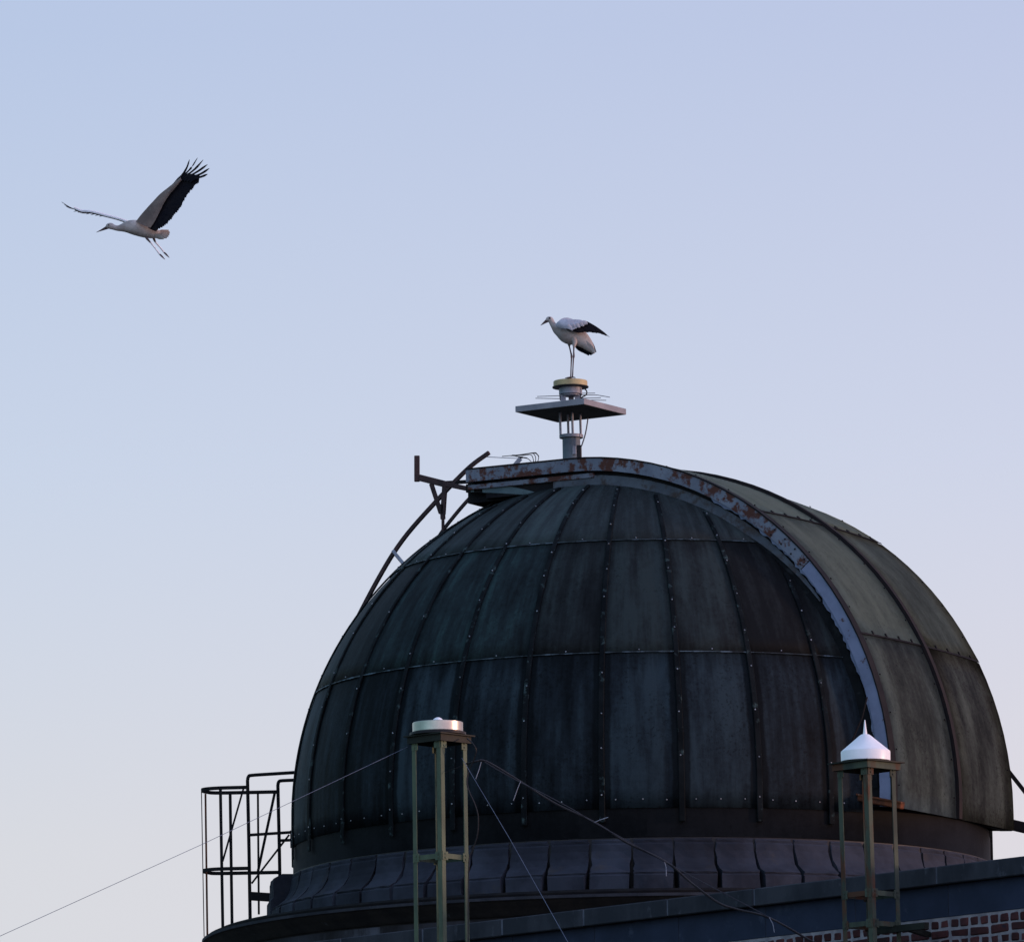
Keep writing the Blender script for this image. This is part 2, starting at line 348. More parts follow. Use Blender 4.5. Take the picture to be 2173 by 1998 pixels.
pedestal = block_mesh(prof2, step / 2 - .2, 9, .1)
for i in range(nb):
    az = -2.45 + i * step + step / 2; a2 = (az + 180) % 360 - 180
    o = bpy.data.objects.new('stone_block', pedestal if -100 < a2 < -80 else variants[i % 5 if i % 3 else (i * 7) % 5]); col.objects.link(o)
    o.parent = drum; o.location = (0, 0, ZC); o.rotation_euler = (0, 0, R(az)); ORG[o.name] = Vector()
mb = MB(); mb.lathe((0, 0, ZC), [(3.93, -.60), (3.93, -1.24)], 96); mb.build('joint_bed', 'black', drum, True)

# ------------------------------------------------------------------ the dome
dome = thing('observatory_dome', 'large dark copper-sheeted observatory dome with battens, bolts and a pale slit shutter', 'dome', O)
FI = [-4.1, 21.4, 45.05, 69.5]
AZ0, AST = -7.0, 12.5
ribs_az = [AZ0 + AST * k for k in range(-14, 15)]
def sph(az, fi, r): a, f = R(az), R(fi); return pol(a, r * math.cos(f), r * math.sin(f))
WS = 1.46
def inside_slit(p, m=0.0):
    q = p - O; return abs(q.dot(V)) < WS - m and q.dot(U) > -1.0
def panel(az0, az1, f0, f1, matname, na=4, nf=8, r=RD):
    bm = bmesh.new(); uvl = bm.loops.layers.uv.new('UVMap'); g = []
    for j in range(nf + 1):
        for i in range(na + 1):
            # the sheet laps over the one below: its lower edge stands a little proud
            rr = r + .010 * (1 - j / nf) + (rng.uniform(-.004, .004) if 0 < i < na and 0 < j < nf else 0)
            g.append((bm.verts.new(sph(az0 + (az1 - az0) * i / na, f0 + (f1 - f0) * j / nf, rr) - O), i / na, j / nf))
    for j in range(nf):
        for i in range(na):
            q = [g[j * (na + 1) + i], g[j * (na + 1) + i + 1], g[(j + 1) * (na + 1) + i + 1], g[(j + 1) * (na + 1) + i]]
            f = bm.faces.new([x[0] for x in q]); f.smooth = True
            for l, x in zip(f.loops, q): l[uvl].uv = (x[1], x[2])
    # folded lower edge
    for i in range(na):
        a, b = g[i][0], g[i + 1][0]
        c = bm.verts.new(b.co * ((r - .01) / b.co.length)); d = bm.verts.new(a.co * ((r - .01) / a.co.length)); bm.faces.new((b, a, d, c))
    mid = sph((az0 + az1) / 2, (f0 + f1) / 2, r) - O
    if mid.dot(U) > -1.2:
        sgn = 1 if mid.dot(V) > 0 else -1
        bmesh.ops.bisect_plane(bm, geom=bm.verts[:] + bm.edges[:] + bm.faces[:], plane_co=V * sgn * WS, plane_no=V * sgn, clear_inner=True)
    if not bm.faces: bm.free(); return
    me = bpy.data.meshes.new('panel'); bm.to_mesh(me); bm.free(); link('panel', me, matname, dome)
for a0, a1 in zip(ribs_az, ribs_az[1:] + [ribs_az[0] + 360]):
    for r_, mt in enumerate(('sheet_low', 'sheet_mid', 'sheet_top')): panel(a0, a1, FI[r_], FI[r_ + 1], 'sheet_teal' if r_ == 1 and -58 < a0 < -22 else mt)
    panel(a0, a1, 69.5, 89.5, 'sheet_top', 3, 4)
mb = MB(); mb.lathe(O, [(3.80 * math.cos(R(f)), 3.80 * math.sin(R(f))) for f in [-8] + list(range(0, 91, 5))], 64); mb.build('lining', 'lining', dome, True)
# skirt
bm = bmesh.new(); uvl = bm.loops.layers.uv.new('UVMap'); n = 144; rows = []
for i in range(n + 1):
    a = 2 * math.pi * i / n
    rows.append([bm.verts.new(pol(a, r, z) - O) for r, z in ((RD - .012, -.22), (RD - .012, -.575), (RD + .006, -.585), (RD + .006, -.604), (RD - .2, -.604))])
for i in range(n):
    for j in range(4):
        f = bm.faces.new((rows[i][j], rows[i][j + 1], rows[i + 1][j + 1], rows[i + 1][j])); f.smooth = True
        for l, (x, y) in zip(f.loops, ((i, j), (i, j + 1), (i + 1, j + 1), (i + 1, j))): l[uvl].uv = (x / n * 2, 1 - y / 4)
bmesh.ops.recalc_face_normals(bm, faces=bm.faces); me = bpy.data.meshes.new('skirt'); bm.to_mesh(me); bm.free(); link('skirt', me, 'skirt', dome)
# battens covering the upright seams, and the bolts
bolts = MB()
def bolt(p, n, r=.0098):
    n = n.normalized(); x = n.orthogonal().normalized(); y = n.cross(x); P = []
    for rr, h in ((r, 0), (r * .8, r * .7)):
        for j in range(6): P.append(p + x * math.cos(j * math.pi / 3) * rr + y * math.sin(j * math.pi / 3) * rr + n * h)
    bolts.add(P, [(j, (j + 1) % 6, 6 + (j + 1) % 6, 6 + j) for j in range(6)] + [tuple(range(6, 12))])
for az in ribs_az:
    pts = []; fi = -6.3
    while fi <= 74:
        p = sph(az, fi, RD + .004)
        if fi < -4.1: p = pol(R(az), RD + .004, RD * math.sin(R(fi)))
        if inside_slit(p, -.10): break
        pts.append((p, fi)); fi += 2
    if len(pts) < 3: continue
    e = Vector((math.cos(R(az)), math.sin(R(az)), 0)); top = pts[-1][1]
    P = [p for p, f in pts]; half = [e * (.033 - .013 * max(0, f) / 74) for p, f in pts]; nr = [(p - O).normalized() for p in P]
    mb = MB(); mb.strip(P, half, .020, nr); mb.build('batten', 'batten', dome, bevel=.006)
    f = -2.2
    while f < min(top - 1, 70):
        p = sph(az + rng.uniform(-.12, .12), f + rng.uniform(-.3, .3), RD + .023)
        if rng.random() > .14: bolt(p, p - O)
        f += rng.uniform(5.6, 7.6)
for k, (a0, a1) in enumerate(zip(ribs_az, ribs_az[1:])):
    for fi, ts in ((21.4, (.5,)), (-3.3, (.18, .5, .82)), (45.05, (.5,))):
        for t in ts:
            p = sph(a0 + (a1 - a0) * t + rng.uniform(-.25, .25), fi + .5 + rng.uniform(-.1, .1), RD + .012)
            if not inside_slit(p, -.1): bolt(p, p - O, .0085)
bo = bolts.build('bolts', 'bolt', dome); bo['kind'] = 'stuff'
# lapped cross seams with sealant, one strip for each sheet
for fi, wd in ((21.4, .010), (45.05, .009)):
    for a0, a1 in zip(ribs_az, ribs_az[1:]):
        P = [sph(a0 + (a1 - a0) * t / 12, fi, RD + .011) for t in range(0, 13)]
        P = [p for p in P if not inside_slit(p, -.02)]
        if len(P) < 3: continue
        mb = MB(); r2 = random.Random(a0 * fi)
        nr = [(p - O).normalized() for p in P]; hf = []
        for p in P:
            t_ = Vector((0, 0, 1)) - (p - O).normalized() * (p - O).normalized().z; hf.append(t_.normalized() * wd * r2.uniform(.25, 1.0))
        mb.strip(P, hf, .006, nr); mb.build('seam', 'seam', dome)

# ---- slit shutter: a curved lid running over the zenith and on, level, past it
def prof_pt(al, rho):
    """al in degrees from the springing; beyond 90 the lid runs level"""
    if al <= 90: return rho * math.cos(R(al)), rho * math.sin(R(al))
    return -(al - 90) * .05, rho
ALS = [-3.4 + i * 3.113 for i in range(31)]; ALS[-1] = 90.0
ALX = ALS + [90 + 26 * k / 6 for k in range(1, 7)]         # level part reaches u = -1.3
def sweep(sec, als, clos=True):
    """section as list of (v, rho) swept along the slit"""
    mb = MB(); k = len(sec); P = []
    for al in als:
        for v, rho in sec:
            u, z = prof_pt(al, rho(al) if callable(rho) else rho); P.append(uvz(u, v, z))
    F = [(i * k + j, i * k + (j + 1) % k, (i + 1) * k + (j + 1) % k, (i + 1) * k + j) for i in range(len(als) - 1) for j in range(k)]
    F += [tuple(range(k - 1, -1, -1)), tuple((len(als) - 1) * k + j for j in range(k))]
    mb.add(P, F); return mb
sh = sweep([(-1.47, 3.755), (1.47, 3.755), (1.47, 3.84), (-1.47, 3.84)], ALX).build('shutter', 'dark_metal', dome, True, split=30)
sh['label'] = 'paler greenish curved shutter over the dome slit'
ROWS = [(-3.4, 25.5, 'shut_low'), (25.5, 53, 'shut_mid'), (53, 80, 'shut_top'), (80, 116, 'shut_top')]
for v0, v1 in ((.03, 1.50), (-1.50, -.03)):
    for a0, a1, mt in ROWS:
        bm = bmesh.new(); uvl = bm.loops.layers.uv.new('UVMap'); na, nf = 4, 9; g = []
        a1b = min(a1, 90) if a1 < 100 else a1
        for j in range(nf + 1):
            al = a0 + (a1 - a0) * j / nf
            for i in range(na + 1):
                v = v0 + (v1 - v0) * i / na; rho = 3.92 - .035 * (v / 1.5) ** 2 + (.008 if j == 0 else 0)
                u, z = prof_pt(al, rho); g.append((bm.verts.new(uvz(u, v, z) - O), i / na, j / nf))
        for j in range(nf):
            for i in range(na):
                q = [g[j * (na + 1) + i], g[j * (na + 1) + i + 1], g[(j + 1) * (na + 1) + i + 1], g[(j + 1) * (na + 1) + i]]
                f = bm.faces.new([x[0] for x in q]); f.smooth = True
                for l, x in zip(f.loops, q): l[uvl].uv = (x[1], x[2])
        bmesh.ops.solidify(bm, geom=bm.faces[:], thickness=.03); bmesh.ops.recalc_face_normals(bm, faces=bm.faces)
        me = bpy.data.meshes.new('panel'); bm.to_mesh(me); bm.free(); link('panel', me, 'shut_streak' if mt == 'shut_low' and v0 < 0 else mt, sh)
def rail(name, sec, als, mt, bevel=0): return sweep(sec, als).build(name, mt, sh, True, bevel=bevel, split=30)
rail('centre_batten', [(-.045, 3.91), (.045, 3.91), (.038, 3.96), (-.038, 3.96)], ALX, 'rust')
rail('edge_trim', [(1.44, 3.88), (1.575, 3.88), (1.575, 3.896), (1.44, 3.896)], ALX, 'dark_metal')
# side beam: rusty over the top, sound paint lower down
iS = 14
rail('side_beam', [(1.50, 3.745), (1.565, 3.745), (1.565, 3.879), (1.50, 3.879)], ALS[:iS + 1], 'paint')
rb = rail('side_beam', [(1.50, 3.745), (1.568, 3.743), (1.568, 3.879), (1.50, 3.879)], [ALS[iS] + .15] + [x for x in ALX if x > ALS[iS] + .2], 'rust_paint'); rb['label'] = 'rusty stretch of the beam with flaking white paint'
rail('side_beam', [(-1.53, 3.71), (-1.47, 3.71), (-1.47, 3.85), (-1.53, 3.85)], ALX, 'rust_paint')
taper = lambda a: 3.54 + .15 * min(1, max(0, (66 - a) / 34))
rail('flashing', [(1.45, taper), (1.528, taper), (1.518, 3.7), (1.50, 3.7)], [x for x in ALX if 33 < x < 95], 'dull_paint')
rail('flashing', [(1.45, 3.54), (1.523, 3.54), (1.513, 3.7), (1.50, 3.7)], [x for x in ALX if -2 < x < 72], 'lap')
jag = {}
ragged = lambda a: jag.setdefault(a, rng.uniform(3.700, 3.736))
rail('drip_strip', [(1.50, ragged), (1.545, ragged), (1.548, 3.742), (1.50, 3.742)], [4 + .75 * k for k in range(78)], 'paint')
rail('web', [(1.42, 3.55), (1.50, 3.55), (1.50, 3.875), (1.42, 3.875)], ALX[:-1], 'dark_metal')
rail('web', [(-1.50, 3.55), (-1.42, 3.55), (-1.42, 3.875), (-1.50, 3.875)], ALX[:-1], 'dark_metal')
# cross seams and their lugs on the lid
for al in (25.5, 53, 80):
    for v0, v1 in ((.05, 1.48), (-1.48, -.05)):
        mb = MB(); nn = 14; P = []; 
        for i in range(nn + 1):
            v = v0 + (v1 - v0) * i / nn; u, z = prof_pt(al + .15, 3.925 - .035 * (v / 1.5) ** 2); P.append(uvz(u, v, z))
        u0, z0 = prof_pt(al, 1); u1, z1 = prof_pt(al + 90, 1); nv = U * u0 + Vector((0, 0, z0)); tv = U * -z0 + Vector((0, 0, u0))
        mb.strip(P, [tv * rng.uniform(.007, .014) for _ in P], .007, [nv] * len(P))
        for i in range(2, nn, 3): bpnt = P[i] + tv * .03; mb.box(bpnt, V * .012, tv * .02, nv * .012)
        mb.build('seam', 'dark_metal', sh)
mb = MB()
for v in (1.40, .10, -.10, -1.40):
    al = 0.0
    while al < 88:
        u, z = prof_pt(al + rng.uniform(-.4, .4), 3.927 - .035 * (v / 1.5) ** 2); p = uvz(u, v, z); nv = (U * u + Vector((0, 0, z))).normalized()
        mb.box(p, V * .007, nv.cross(V) * .007, nv * .005); al += 6.1
o = mb.build('rivets', 'dark_metal', sh); o['kind'] = 'stuff'
# blotchy rivet plate in the beam
mb = MB()
for al in (41, 43.5, 46, 48.5):
    for rr in (3.775, 3.845):
        u, z = prof_pt(al, rr); p = uvz(u, 1.573, z); mb.box(p, U * .008, V * .006, Vector((0, 0, .008)))
o = mb.build('beam_rivets', 'rust', sh); o['kind'] = 'stuff'
# box under the level part
mb = MB(); mb.box(uvz(-.70, 0, 3.65), U * .67, V * 1.40, Vector((0, 0, .12))); mb.build('under_box', 'dark_metal', sh)
mb = MB(); mb.box(uvz(-.50, 1.50, 3.685), U * .80, V * .035, Vector((0, 0, .028))); mb.build('channel', 'rust_paint', sh, bevel=.006)
def zs(x, y, c): return onv(960 + x * .1194, 940 + y * .1194, c)
mb = MB(); mb.slab([zs(x, y, 1.49) for x, y in ((545, 728), (700, 722), (860, 735), (1050, 772), (1260, 818), (1400, 850), (1540, 890), (1265, 922), (900, 900), (545, 882))], V, .04); mb.build('side_plate', 'teal', sh, bevel=.004)
mb = MB(); mb.slab([zs(x, y, 1.475) for x, y in ((255, 735), (540, 730), (540, 885), (255, 880))], V, .04); mb.build('side_plate', 'dark_metal', sh)
mb = MB(); mb.slab([zs(x, y, 1.485) for x, y in ((345, 740), (400, 738), (400, 870), (345, 872))], V, .045); mb.build('stiffener', 'teal', sh)

# guide arcs behind the slit, with their bracket
D = 1.0811
def flatbar(pts, wd, th, side, mt, name, parent):
    """bar of depth wd (in the bending plane) and width th along 'side'"""
    mb = MB(); k = len(pts); P = []
    for i, p in enumerate(pts):
        t = (pts[min(i + 1, k - 1)] - pts[max(i - 1, 0)]).normalized(); n_ = Vector(side).cross(t).normalized()
        for a, b in ((-1, -1), (1, -1), (1, 1), (-1, 1)): P.append(p + Vector(side) * a * th / 2 + n_ * b * wd / 2)
    F = [(i * 4 + j, i * 4 + (j + 1) % 4, i * 4 + 4 + (j + 1) % 4, i * 4 + 4 + j) for i in range(k - 1) for j in range(4)] + [(3, 2, 1, 0), tuple(k * 4 - 4 + j for j in range(4))]
    mb.add(P, F); return mb.build(name, mt, parent)
flatbar(bez([onv(x * D, y * D, 1.2) for x, y in [(672, 1275), (683, 1250), (740, 1140), (790, 1060), (855, 985), (918, 920), (960, 888)]], 6), .042, .036, V, 'rust_bar', 'guide_arc', dome)
flatbar(bez([onv(x * D, y * D, .3) for x, y in [(835, 1095), (848, 1078), (870, 1040), (915, 985), (960, 940)]], 6), .034, .03, V, 'rust_bar', 'guide_arc', dome)
mb = MB(); mb.bar(onv(772 * D, 1082 * D, 1.2), onv(800 * D, 1116 * D, 1.2), .035, .085, up=(0, 1, 0)); mb.build('strut', 'galv', dome)
def z3(x, y): return onv(850 + x * .24876, 930 + y * .24876, 1.2)
mb = MB(); mb.bar(z3(140, 148), z3(140, 368), .062, .06); mb.bar(z3(163, 335), z3(400, 395), .075, .05, up=V); mb.bar(z3(395, 392), z3(580, 430), .055, .05, up=V); mb.build('cantilever_arm', 'rust_bar', dome, bevel=.006)
mb = MB(); mb.bar(z3(395, 378), z3(600, 368), .04, .03, up=V); mb.build('tie_bar', 'rust', dome)
mb = MB(); mb.bar(z3(262, 385), z3(345, 640), .045, .04, up=V); mb.bar(z3(378, 400), z3(362, 650), .055, .04, up=V); mb.bar(z3(356, 560), z3(362, 690), .05, .04, up=V); mb.bar(z3(362, 680), z3(362, 835), .03, .03, up=V); mb.build('bracket_post', 'rust_bar', dome, bevel=.005)
# trough at the foot of the slit and the beam that leaves to the right
mb = MB(); zt = lambda x, y, c: onv(1700 + x * .2695, 1500 + y * .2695, c)
a, b = zt(330, 690, 1.62), zt(800, 775, 1.62)
mb.bar(a, b, .10, .075); mb.build('slit_trough', 'rust_and_sunglow', dome, bevel=.01)
mb = MB(); mb.bar(a + Vector((0, -.03, .03)), b + Vector((0, -.03, .03)), .09, .018); mb.build('trough_lip', 'rust_and_sunglow', dome)
a2 = zt(190, 660, 1.75); mb = MB(); mb.bar(a2, a, .16, .07); mb.build('trough_end', 'dark_metal', dome, bevel=.01)
mb = MB(); mb.tube([zt(520, -80, 1.75), zt(480, 80, 1.8), zt(390, 290, 1.85)], .009, 6); mb.build('pull_rod', 'rust', dome)
mb = MB(); p0 = at(2085, 1735, .2); p1 = at(2290, 1782, .1); mb.bar(p0, p1, .12, .115); mb.build('cross_beam', 'rust', dome, bevel=.008)
mb = MB(); mb.bar(at(2132, 1625, .15), at(2250, 1775, .1), .045, .045); mb.build('strut', 'rust', dome)
mb = MB(); mb.box(pol(R(92), RD + .005, -.36), (0, .14, 0), (.02, 0, 0), (0, 0, .22)); mb.build('skirt_plate', 'rust', dome)

# ------------------------------------------------------------------ ladder cage on the left of the drum
YB = 1.0
def zc(x, y, Y=YB): return at(400 + x * .2045, 1620 + y * .2045, Y)
cage = thing('ladder_cage', 'dark iron ladder safety cage with hoops beside the left edge of the dome', 'ladder cage', zc(760, 1500, 1.0))
YN, YF = .62, 1.12                              # near and far stile of the ladder
def vert(x0, y0, x1, y1, Y, mt='dark_metal', wd=.034):
    mb = MB(); mb.bar(zc(x0, y0, Y), zc(x1, y1, Y), wd, .018); return mb.build('upright', mt, cage)
def hoop(yn, yl, yf, xl, xa=605, xb=925):
    A = zc(xa, yn, YN); B = zc(xb, yf, YF); L = zc(xl, yl, (YN + YF) / 2 - .02)
    mid1 = zc(330, yn + 18, YN + .03); mid2 = zc(330, yf + 45, YF + .02); P = bez([A, mid1, zc(xl + 55, yl - 20, YN + .1), L, zc(xl + 55, yl + 28, YF - .09), mid2, B], 6)
    z = sum((p.z for p in P), 0) / len(P)
    for p in P: p.z = z
    mb = MB(); k = len(P); hv = Vector((0, 0, .020)); pts = P; Q = []
    for i, p in enumerate(pts):
        t = (pts[min(i + 1, k - 1)] - pts[max(i - 1, 0)]).normalized(); n_ = t.cross(Vector((0, 0, 1))).normalized() * .006
        Q += [p - hv - n_, p + hv - n_, p + hv + n_, p - hv + n_]
    F = [(i * 4 + j, i * 4 + (j + 1) % 4, i * 4 + 4 + (j + 1) % 4, i * 4 + 4 + j) for i in range(k - 1) for j in range(4)] + [(3, 2, 1, 0), tuple(k * 4 - 4 + j for j in range(4))]
    mb.add(Q, F); return mb.build('hoop', 'dark_metal', cage)
hoop(225, 268, 285, 136); hoop(1062, 1110, 1112, 150, 632, 942)
def railtube(pts, rad=.0195):
    mb = MB(); mb.tube(bez(pts, 5), rad, 8); return mb.build('stile', 'dark_metal', cage, True)
railtube([zc(640, 1640, YN), zc(628, 900, YN), zc(614, 240, YN), zc(614, 165, YN), zc(625, 130, YN), zc(660, 118, YN), zc(900, 102, YN), zc(1250, 80, YN)])
railtube([zc(950, 1330, YF), zc(943, 900, YF), zc(929, 290, YF), zc(929, 215, YF), zc(940, 183, YF), zc(970, 174, YF), zc(1100, 168, YF), zc(1300, 160, YF)])
vert(331, 255, 356, 1700, YN + .03); vert(432, 300, 452, 1660, YF); vert(720, 290, 730, 1560, YF, wd=.024)
vert(134, 262, 162, 1790, .88, wd=.010); vert(176, 310, 196, 1790, .95, 'rust_and_sunglow', .022)  # last upright: orange light of the low sun put into its colour
for q in ((575, 240, 355, 1010, YN), (895, 300, 720, 1120, YF), (1045, 735, 655, 1240, YN + .1)):
    mb = MB(); mb.bar(zc(q[0], q[1], q[4]), zc(q[2], q[3], q[4]), .030, .02); mb.build('brace', 'dark_metal', cage)
for yy, y2 in ((738, 712), ):
    mb = MB(); mb.bar(zc(628, yy, YN), zc(1200, y2 - 12, YN), .036, .03); mb.build('rung', 'dark_metal', cage)
mb = MB(); mb.bar(zc(935, 795, YF), zc(1200, 785, YF), .036, .03); mb.build('rung', 'dark_metal', cage)
mb = MB(); mb.bar(zc(640, 1370, YN), zc(870, 1385, YN), .10, .09); mb.build('tread', 'dark_metal', cage)
mb = MB(); mb.bar(zc(1078, 690, .5), zc(1080, 870, .5), .05, .05); mb.build('wall_bracket', 'dark_metal', cage)

# ------------------------------------------------------------------ brick building in front
P1 = at(1340, 1918, -23.0); ZT = P1.z
P2 = on_plane(2173, 1818, (0, 0, ZT), (0, 0, 1)); WD = (P2 - P1); WD.z = 0; WD.normalize()      # wall runs right and towards the camera
WN = Vector((WD.y, -WD.x, 0))                                                                    # outward normal
if WN.dot(CAM - P1) < 0: WN = -WN
bld = thing('brick_building', 'brick building with slate-blue frieze and stone coping in front of the dome', 'building', (P1.x, P1.y, 0))
Pw = Vector((P1.x, P1.y, 0))
def wpt(s, d, z): return Pw + WD * s + WN * d + Vector((0, 0, z))
SL, SR = -7.0, 9.0
# main body
mb = MB(); c0 = wpt((SL + SR) / 2, -4.0 - .06, (ZT - .5) / 2); mb.box(c0, WD * (SR - SL) / 2, WN * 3.98, Vector((0, 0, (ZT - .5) / 2))); mb.build('wall', 'mortar', bld)
mb = MB(); mb.box(wpt((SL + SR) / 2, -4.0, ZT - .32), WD * ((SR - SL) / 2 - .1), WN * 3.7, Vector((0, 0, .05))); mb.build('roof', 'dark_metal', bld)
# coping stones
ZCo = ZT - .140
sj = []   # joints measured along the wall
for px in (909, 1078, 1251, 1429, 1613, 1803, 2000):
    p = on_plane(px, 1918 - (px - 1340) * .12 + 15, P1, WN); sj.append((p - P1).dot(WD))
while sj[-1] < SR: sj.append(sj[-1] + 1.03)
while sj[0] > SL: sj.insert(0, sj[0] - 1.03)
for a, b in zip(sj, sj[1:]):
    mb = MB(); t = rng.uniform(-.003, .003); mb.box(wpt((a + b) / 2, -.13 + t, (ZT + ZCo) / 2), WD * ((b - a) / 2 - .006), WN * .20, Vector((0, 0, .070))); mb.build('coping_stone', 'coping', bld, bevel=.008)
mb = MB(); mb.box(wpt((sj[0] + sj[-1]) / 2, -.15, (ZT + ZCo) / 2), WD * (sj[-1] - sj[0]) / 2, WN * .215, Vector((0, 0, .062))); mb.build('coping_mortar', 'joint', bld)
# frieze panels
ZF = ZCo - .245
fj = [x + .055 for x in sj]
for a, b in zip(fj, fj[1:]):
    mb = MB(); mb.box(wpt((a + b) / 2, -.10, (ZCo + ZF) / 2), WD * ((b - a) / 2 - .003), WN * .10, Vector((0, 0, (ZCo - ZF) / 2))); mb.build('frieze_panel', 'frieze', bld, bevel=.003)
mb = MB(); mb.box(wpt((sj[0] + sj[-1]) / 2, -.11, (ZCo + ZF) / 2), WD * (sj[-1] - sj[0]) / 2, WN * .106, Vector((0, 0, (ZCo - ZF) / 2 - .002))); mb.build('frieze_backing', 'coping', bld)
# bricks: header and stretcher courses
HP, SP, CP = .106, .212, .0765
def brick_mesh(L, seed):
    r_ = random.Random(seed); bm = bmesh.new(); bmesh.ops.create_cube(bm, size=1)
    for v in bm.verts:
        v.co.x *= L; v.co.y *= .10; v.co.z *= CP - .014
        v.co += Vector((r_.uniform(-.007, .007), r_.uniform(-.003, .003), r_.uniform(-.005, .005)))
    bmesh.ops.bevel(bm, geom=bm.edges[:], offset=.009, segments=1, affect='EDGES')
    me = bpy.data.meshes.new('brick'); bm.to_mesh(me); bm.free(); me.materials.append(M['brick']); return me
hm = [brick_mesh(HP - .022, s) for s in range(6)]; sm = [brick_mesh(SP - .020, 20 + s) for s in range(6)]
mb = MB(); mb.box(wpt((SL + SR) / 2, -.105, ZF - .45), WD * (SR - SL) / 2, WN * .10, Vector((0, 0, .449))); mb.build('mortar_bed', 'mortar', bld)
ang = math.atan2(WD.y, WD.x); rest = MB()
for r_ in range(10):
    hdr = r_ % 2 == 0; pit = HP if hdr else SP; z = ZF - .016 - CP * (r_ + .5)
    s = .1 - (0 if hdr else pit * .25)
    while s < 5.2:
        m_ = rng.choice(hm if hdr else sm)
        if r_ < 5 and s < 4.4:
            o = bpy.data.objects.new('brick', m_); col.objects.link(o); o.parent = bld; ORG[o.name] = ORG[bld.name]
            o.location = wpt(s, -.048 + rng.uniform(-.004, .004), z + rng.uniform(-.003, .003)) - ORG[bld.name]; o.rotation_euler = (0, rng.uniform(-.02, .02), ang)
        else:
            rest.box(wpt(s, -.048, z), WD * (pit / 2 - .009), WN * .05, Vector((0, 0, CP / 2 - .007)))
        s += pit
o = rest.build('lower_bricks', 'brick', bld); o['kind'] = 'stuff'

# low annexe roof that carries the two antenna towers (below the picture)
ann = thing('annexe', 'low flat-roofed annexe below the antenna towers', 'building', (-.4, -26, 0))
mb = MB(); mb.box((-.4, -26.0, 3.0), (3.2, 0, 0), (0, 1.2, 0), (0, 0, 3.0)); mb.build('wall', 'brick', ann)
mb = MB(); mb.box((-.4, -26.0, 6.06), (3.3, 0, 0), (0, 1.3, 0), (0, 0, .06)); mb.build('roof', 'coping', ann, bevel=.02)
ZA = 6.12

# ------------------------------------------------------------------ antenna towers
def tower(name, label, cx, top_z, lean, leg_mt, cross, hd, plate_hd, rot, legw, group):
    t = thing(name, label, 'tower', (cx.x, cx.y, ZA), group); lx, ly = lean
    def ax(z): return Vector((cx.x + lx * (z - top_z), cx.y + ly * (z - top_z), z))
    dirs = [Vector((math.sin(R(rot + 90 * k)), -math.cos(R(rot + 90 * k)), 0)) for k in range(4)]     # 0 near, 1 right, 2 far, 3 left
    zt_ = top_z - .055
    for d in dirs:
        mb = MB(); n1 = Vector((-d.y, d.x, 0))
        e1 = (-d + n1).normalized(); e2 = (-d - n1).normalized()                                       # legs of the angle section point inwards
        for e in (e1, e2):
            nn = Vector((-e.y, e.x, 0)); A = ax(ZA) + d * hd; B = ax(zt_) + d * hd
            mb.box((A + B) / 2 + e * legw / 2, e * legw / 2, nn * .0025, (B - A) / 2)
        mb.build('leg', leg_mt, t)
    for z in cross:
        for k in range(4):
            a = ax(z) + dirs[k] * hd * .97; b = ax(z) + dirs[(k + 1) % 4] * hd * .97; mb = MB(); mb.bar(a, b, .006, .038); e = (a + b) / 2; inn = (ax(z) - e).normalized() * .018
            mb.bar(a + inn + Vector((0, 0, .017)), b + inn + Vector((0, 0, .017)), .036, .004); mb.build('cross_bar', leg_mt, t)
    for z in list(cross) + [top_z - .075]:
        for k, d in enumerate(dirs):
            n1 = Vector((-d.y, d.x, 0))
            for sg in (1, -1):
                e = (-d + n1 * sg).normalized(); o_ = (d + n1 * sg).normalized(); mb = MB(); p = ax(z) + d * hd + e * .032 + o_ * .005
                mb.box(p, e * .030, o_ * .002, Vector((0, 0, .032)))
                for dz in (-.014, .014): mb.box(p + o_ * .004 + Vector((0, 0, dz)), e * .006, o_ * .004, Vector((0, 0, .006)))
                mb.build('gusset', leg_mt, t)
    mb = MB(); q = ax(top_z); pts = [q + d * plate_hd for d in dirs]; mb.slab(pts, (0, 0, 1), .010); mb.build('top_plate', 'olive', t)
    for k in range(4):
        a = ax(top_z - .032) + dirs[k] * plate_hd * .88; b = ax(top_z - .032) + dirs[(k + 1) % 4] * plate_hd * .88; mb = MB(); mb.bar(a, b, .006, .05); mb.build('top_frame', 'olive' if leg_mt == 'green' else 'green_rust', t)
    return t, ax
cL = at(932, 1562, -26.0); cR = at(1838, 1619, -26.0)
tL, axL = tower('antenna_tower', 'green angle-iron lattice tower carrying a flat round drum antenna', cL, cL.z, (0, 0), 'green', [cL.z - .93], .208, .275, 3, .040, 'antenna towers')
tR, axR = tower('antenna_tower', 'rust-streaked green lattice tower carrying a white cone', cR, cR.z, (-.012, 0), 'green_rust', [cR.z - 1.005, cR.z - 1.235], .218, .295, -1, .042, 'antenna towers')
mb = MB(); a = axR(cR.z - 1.27) + Vector((.05, .1, 0)); mb.bar(a, a + WD * .52 + Vector((0, 0, .0)), .05, .05); mb.bar(a + WN * -.55, a + WD * .3, .04, .04); mb.build('wall_bracket', 'olive', tR)

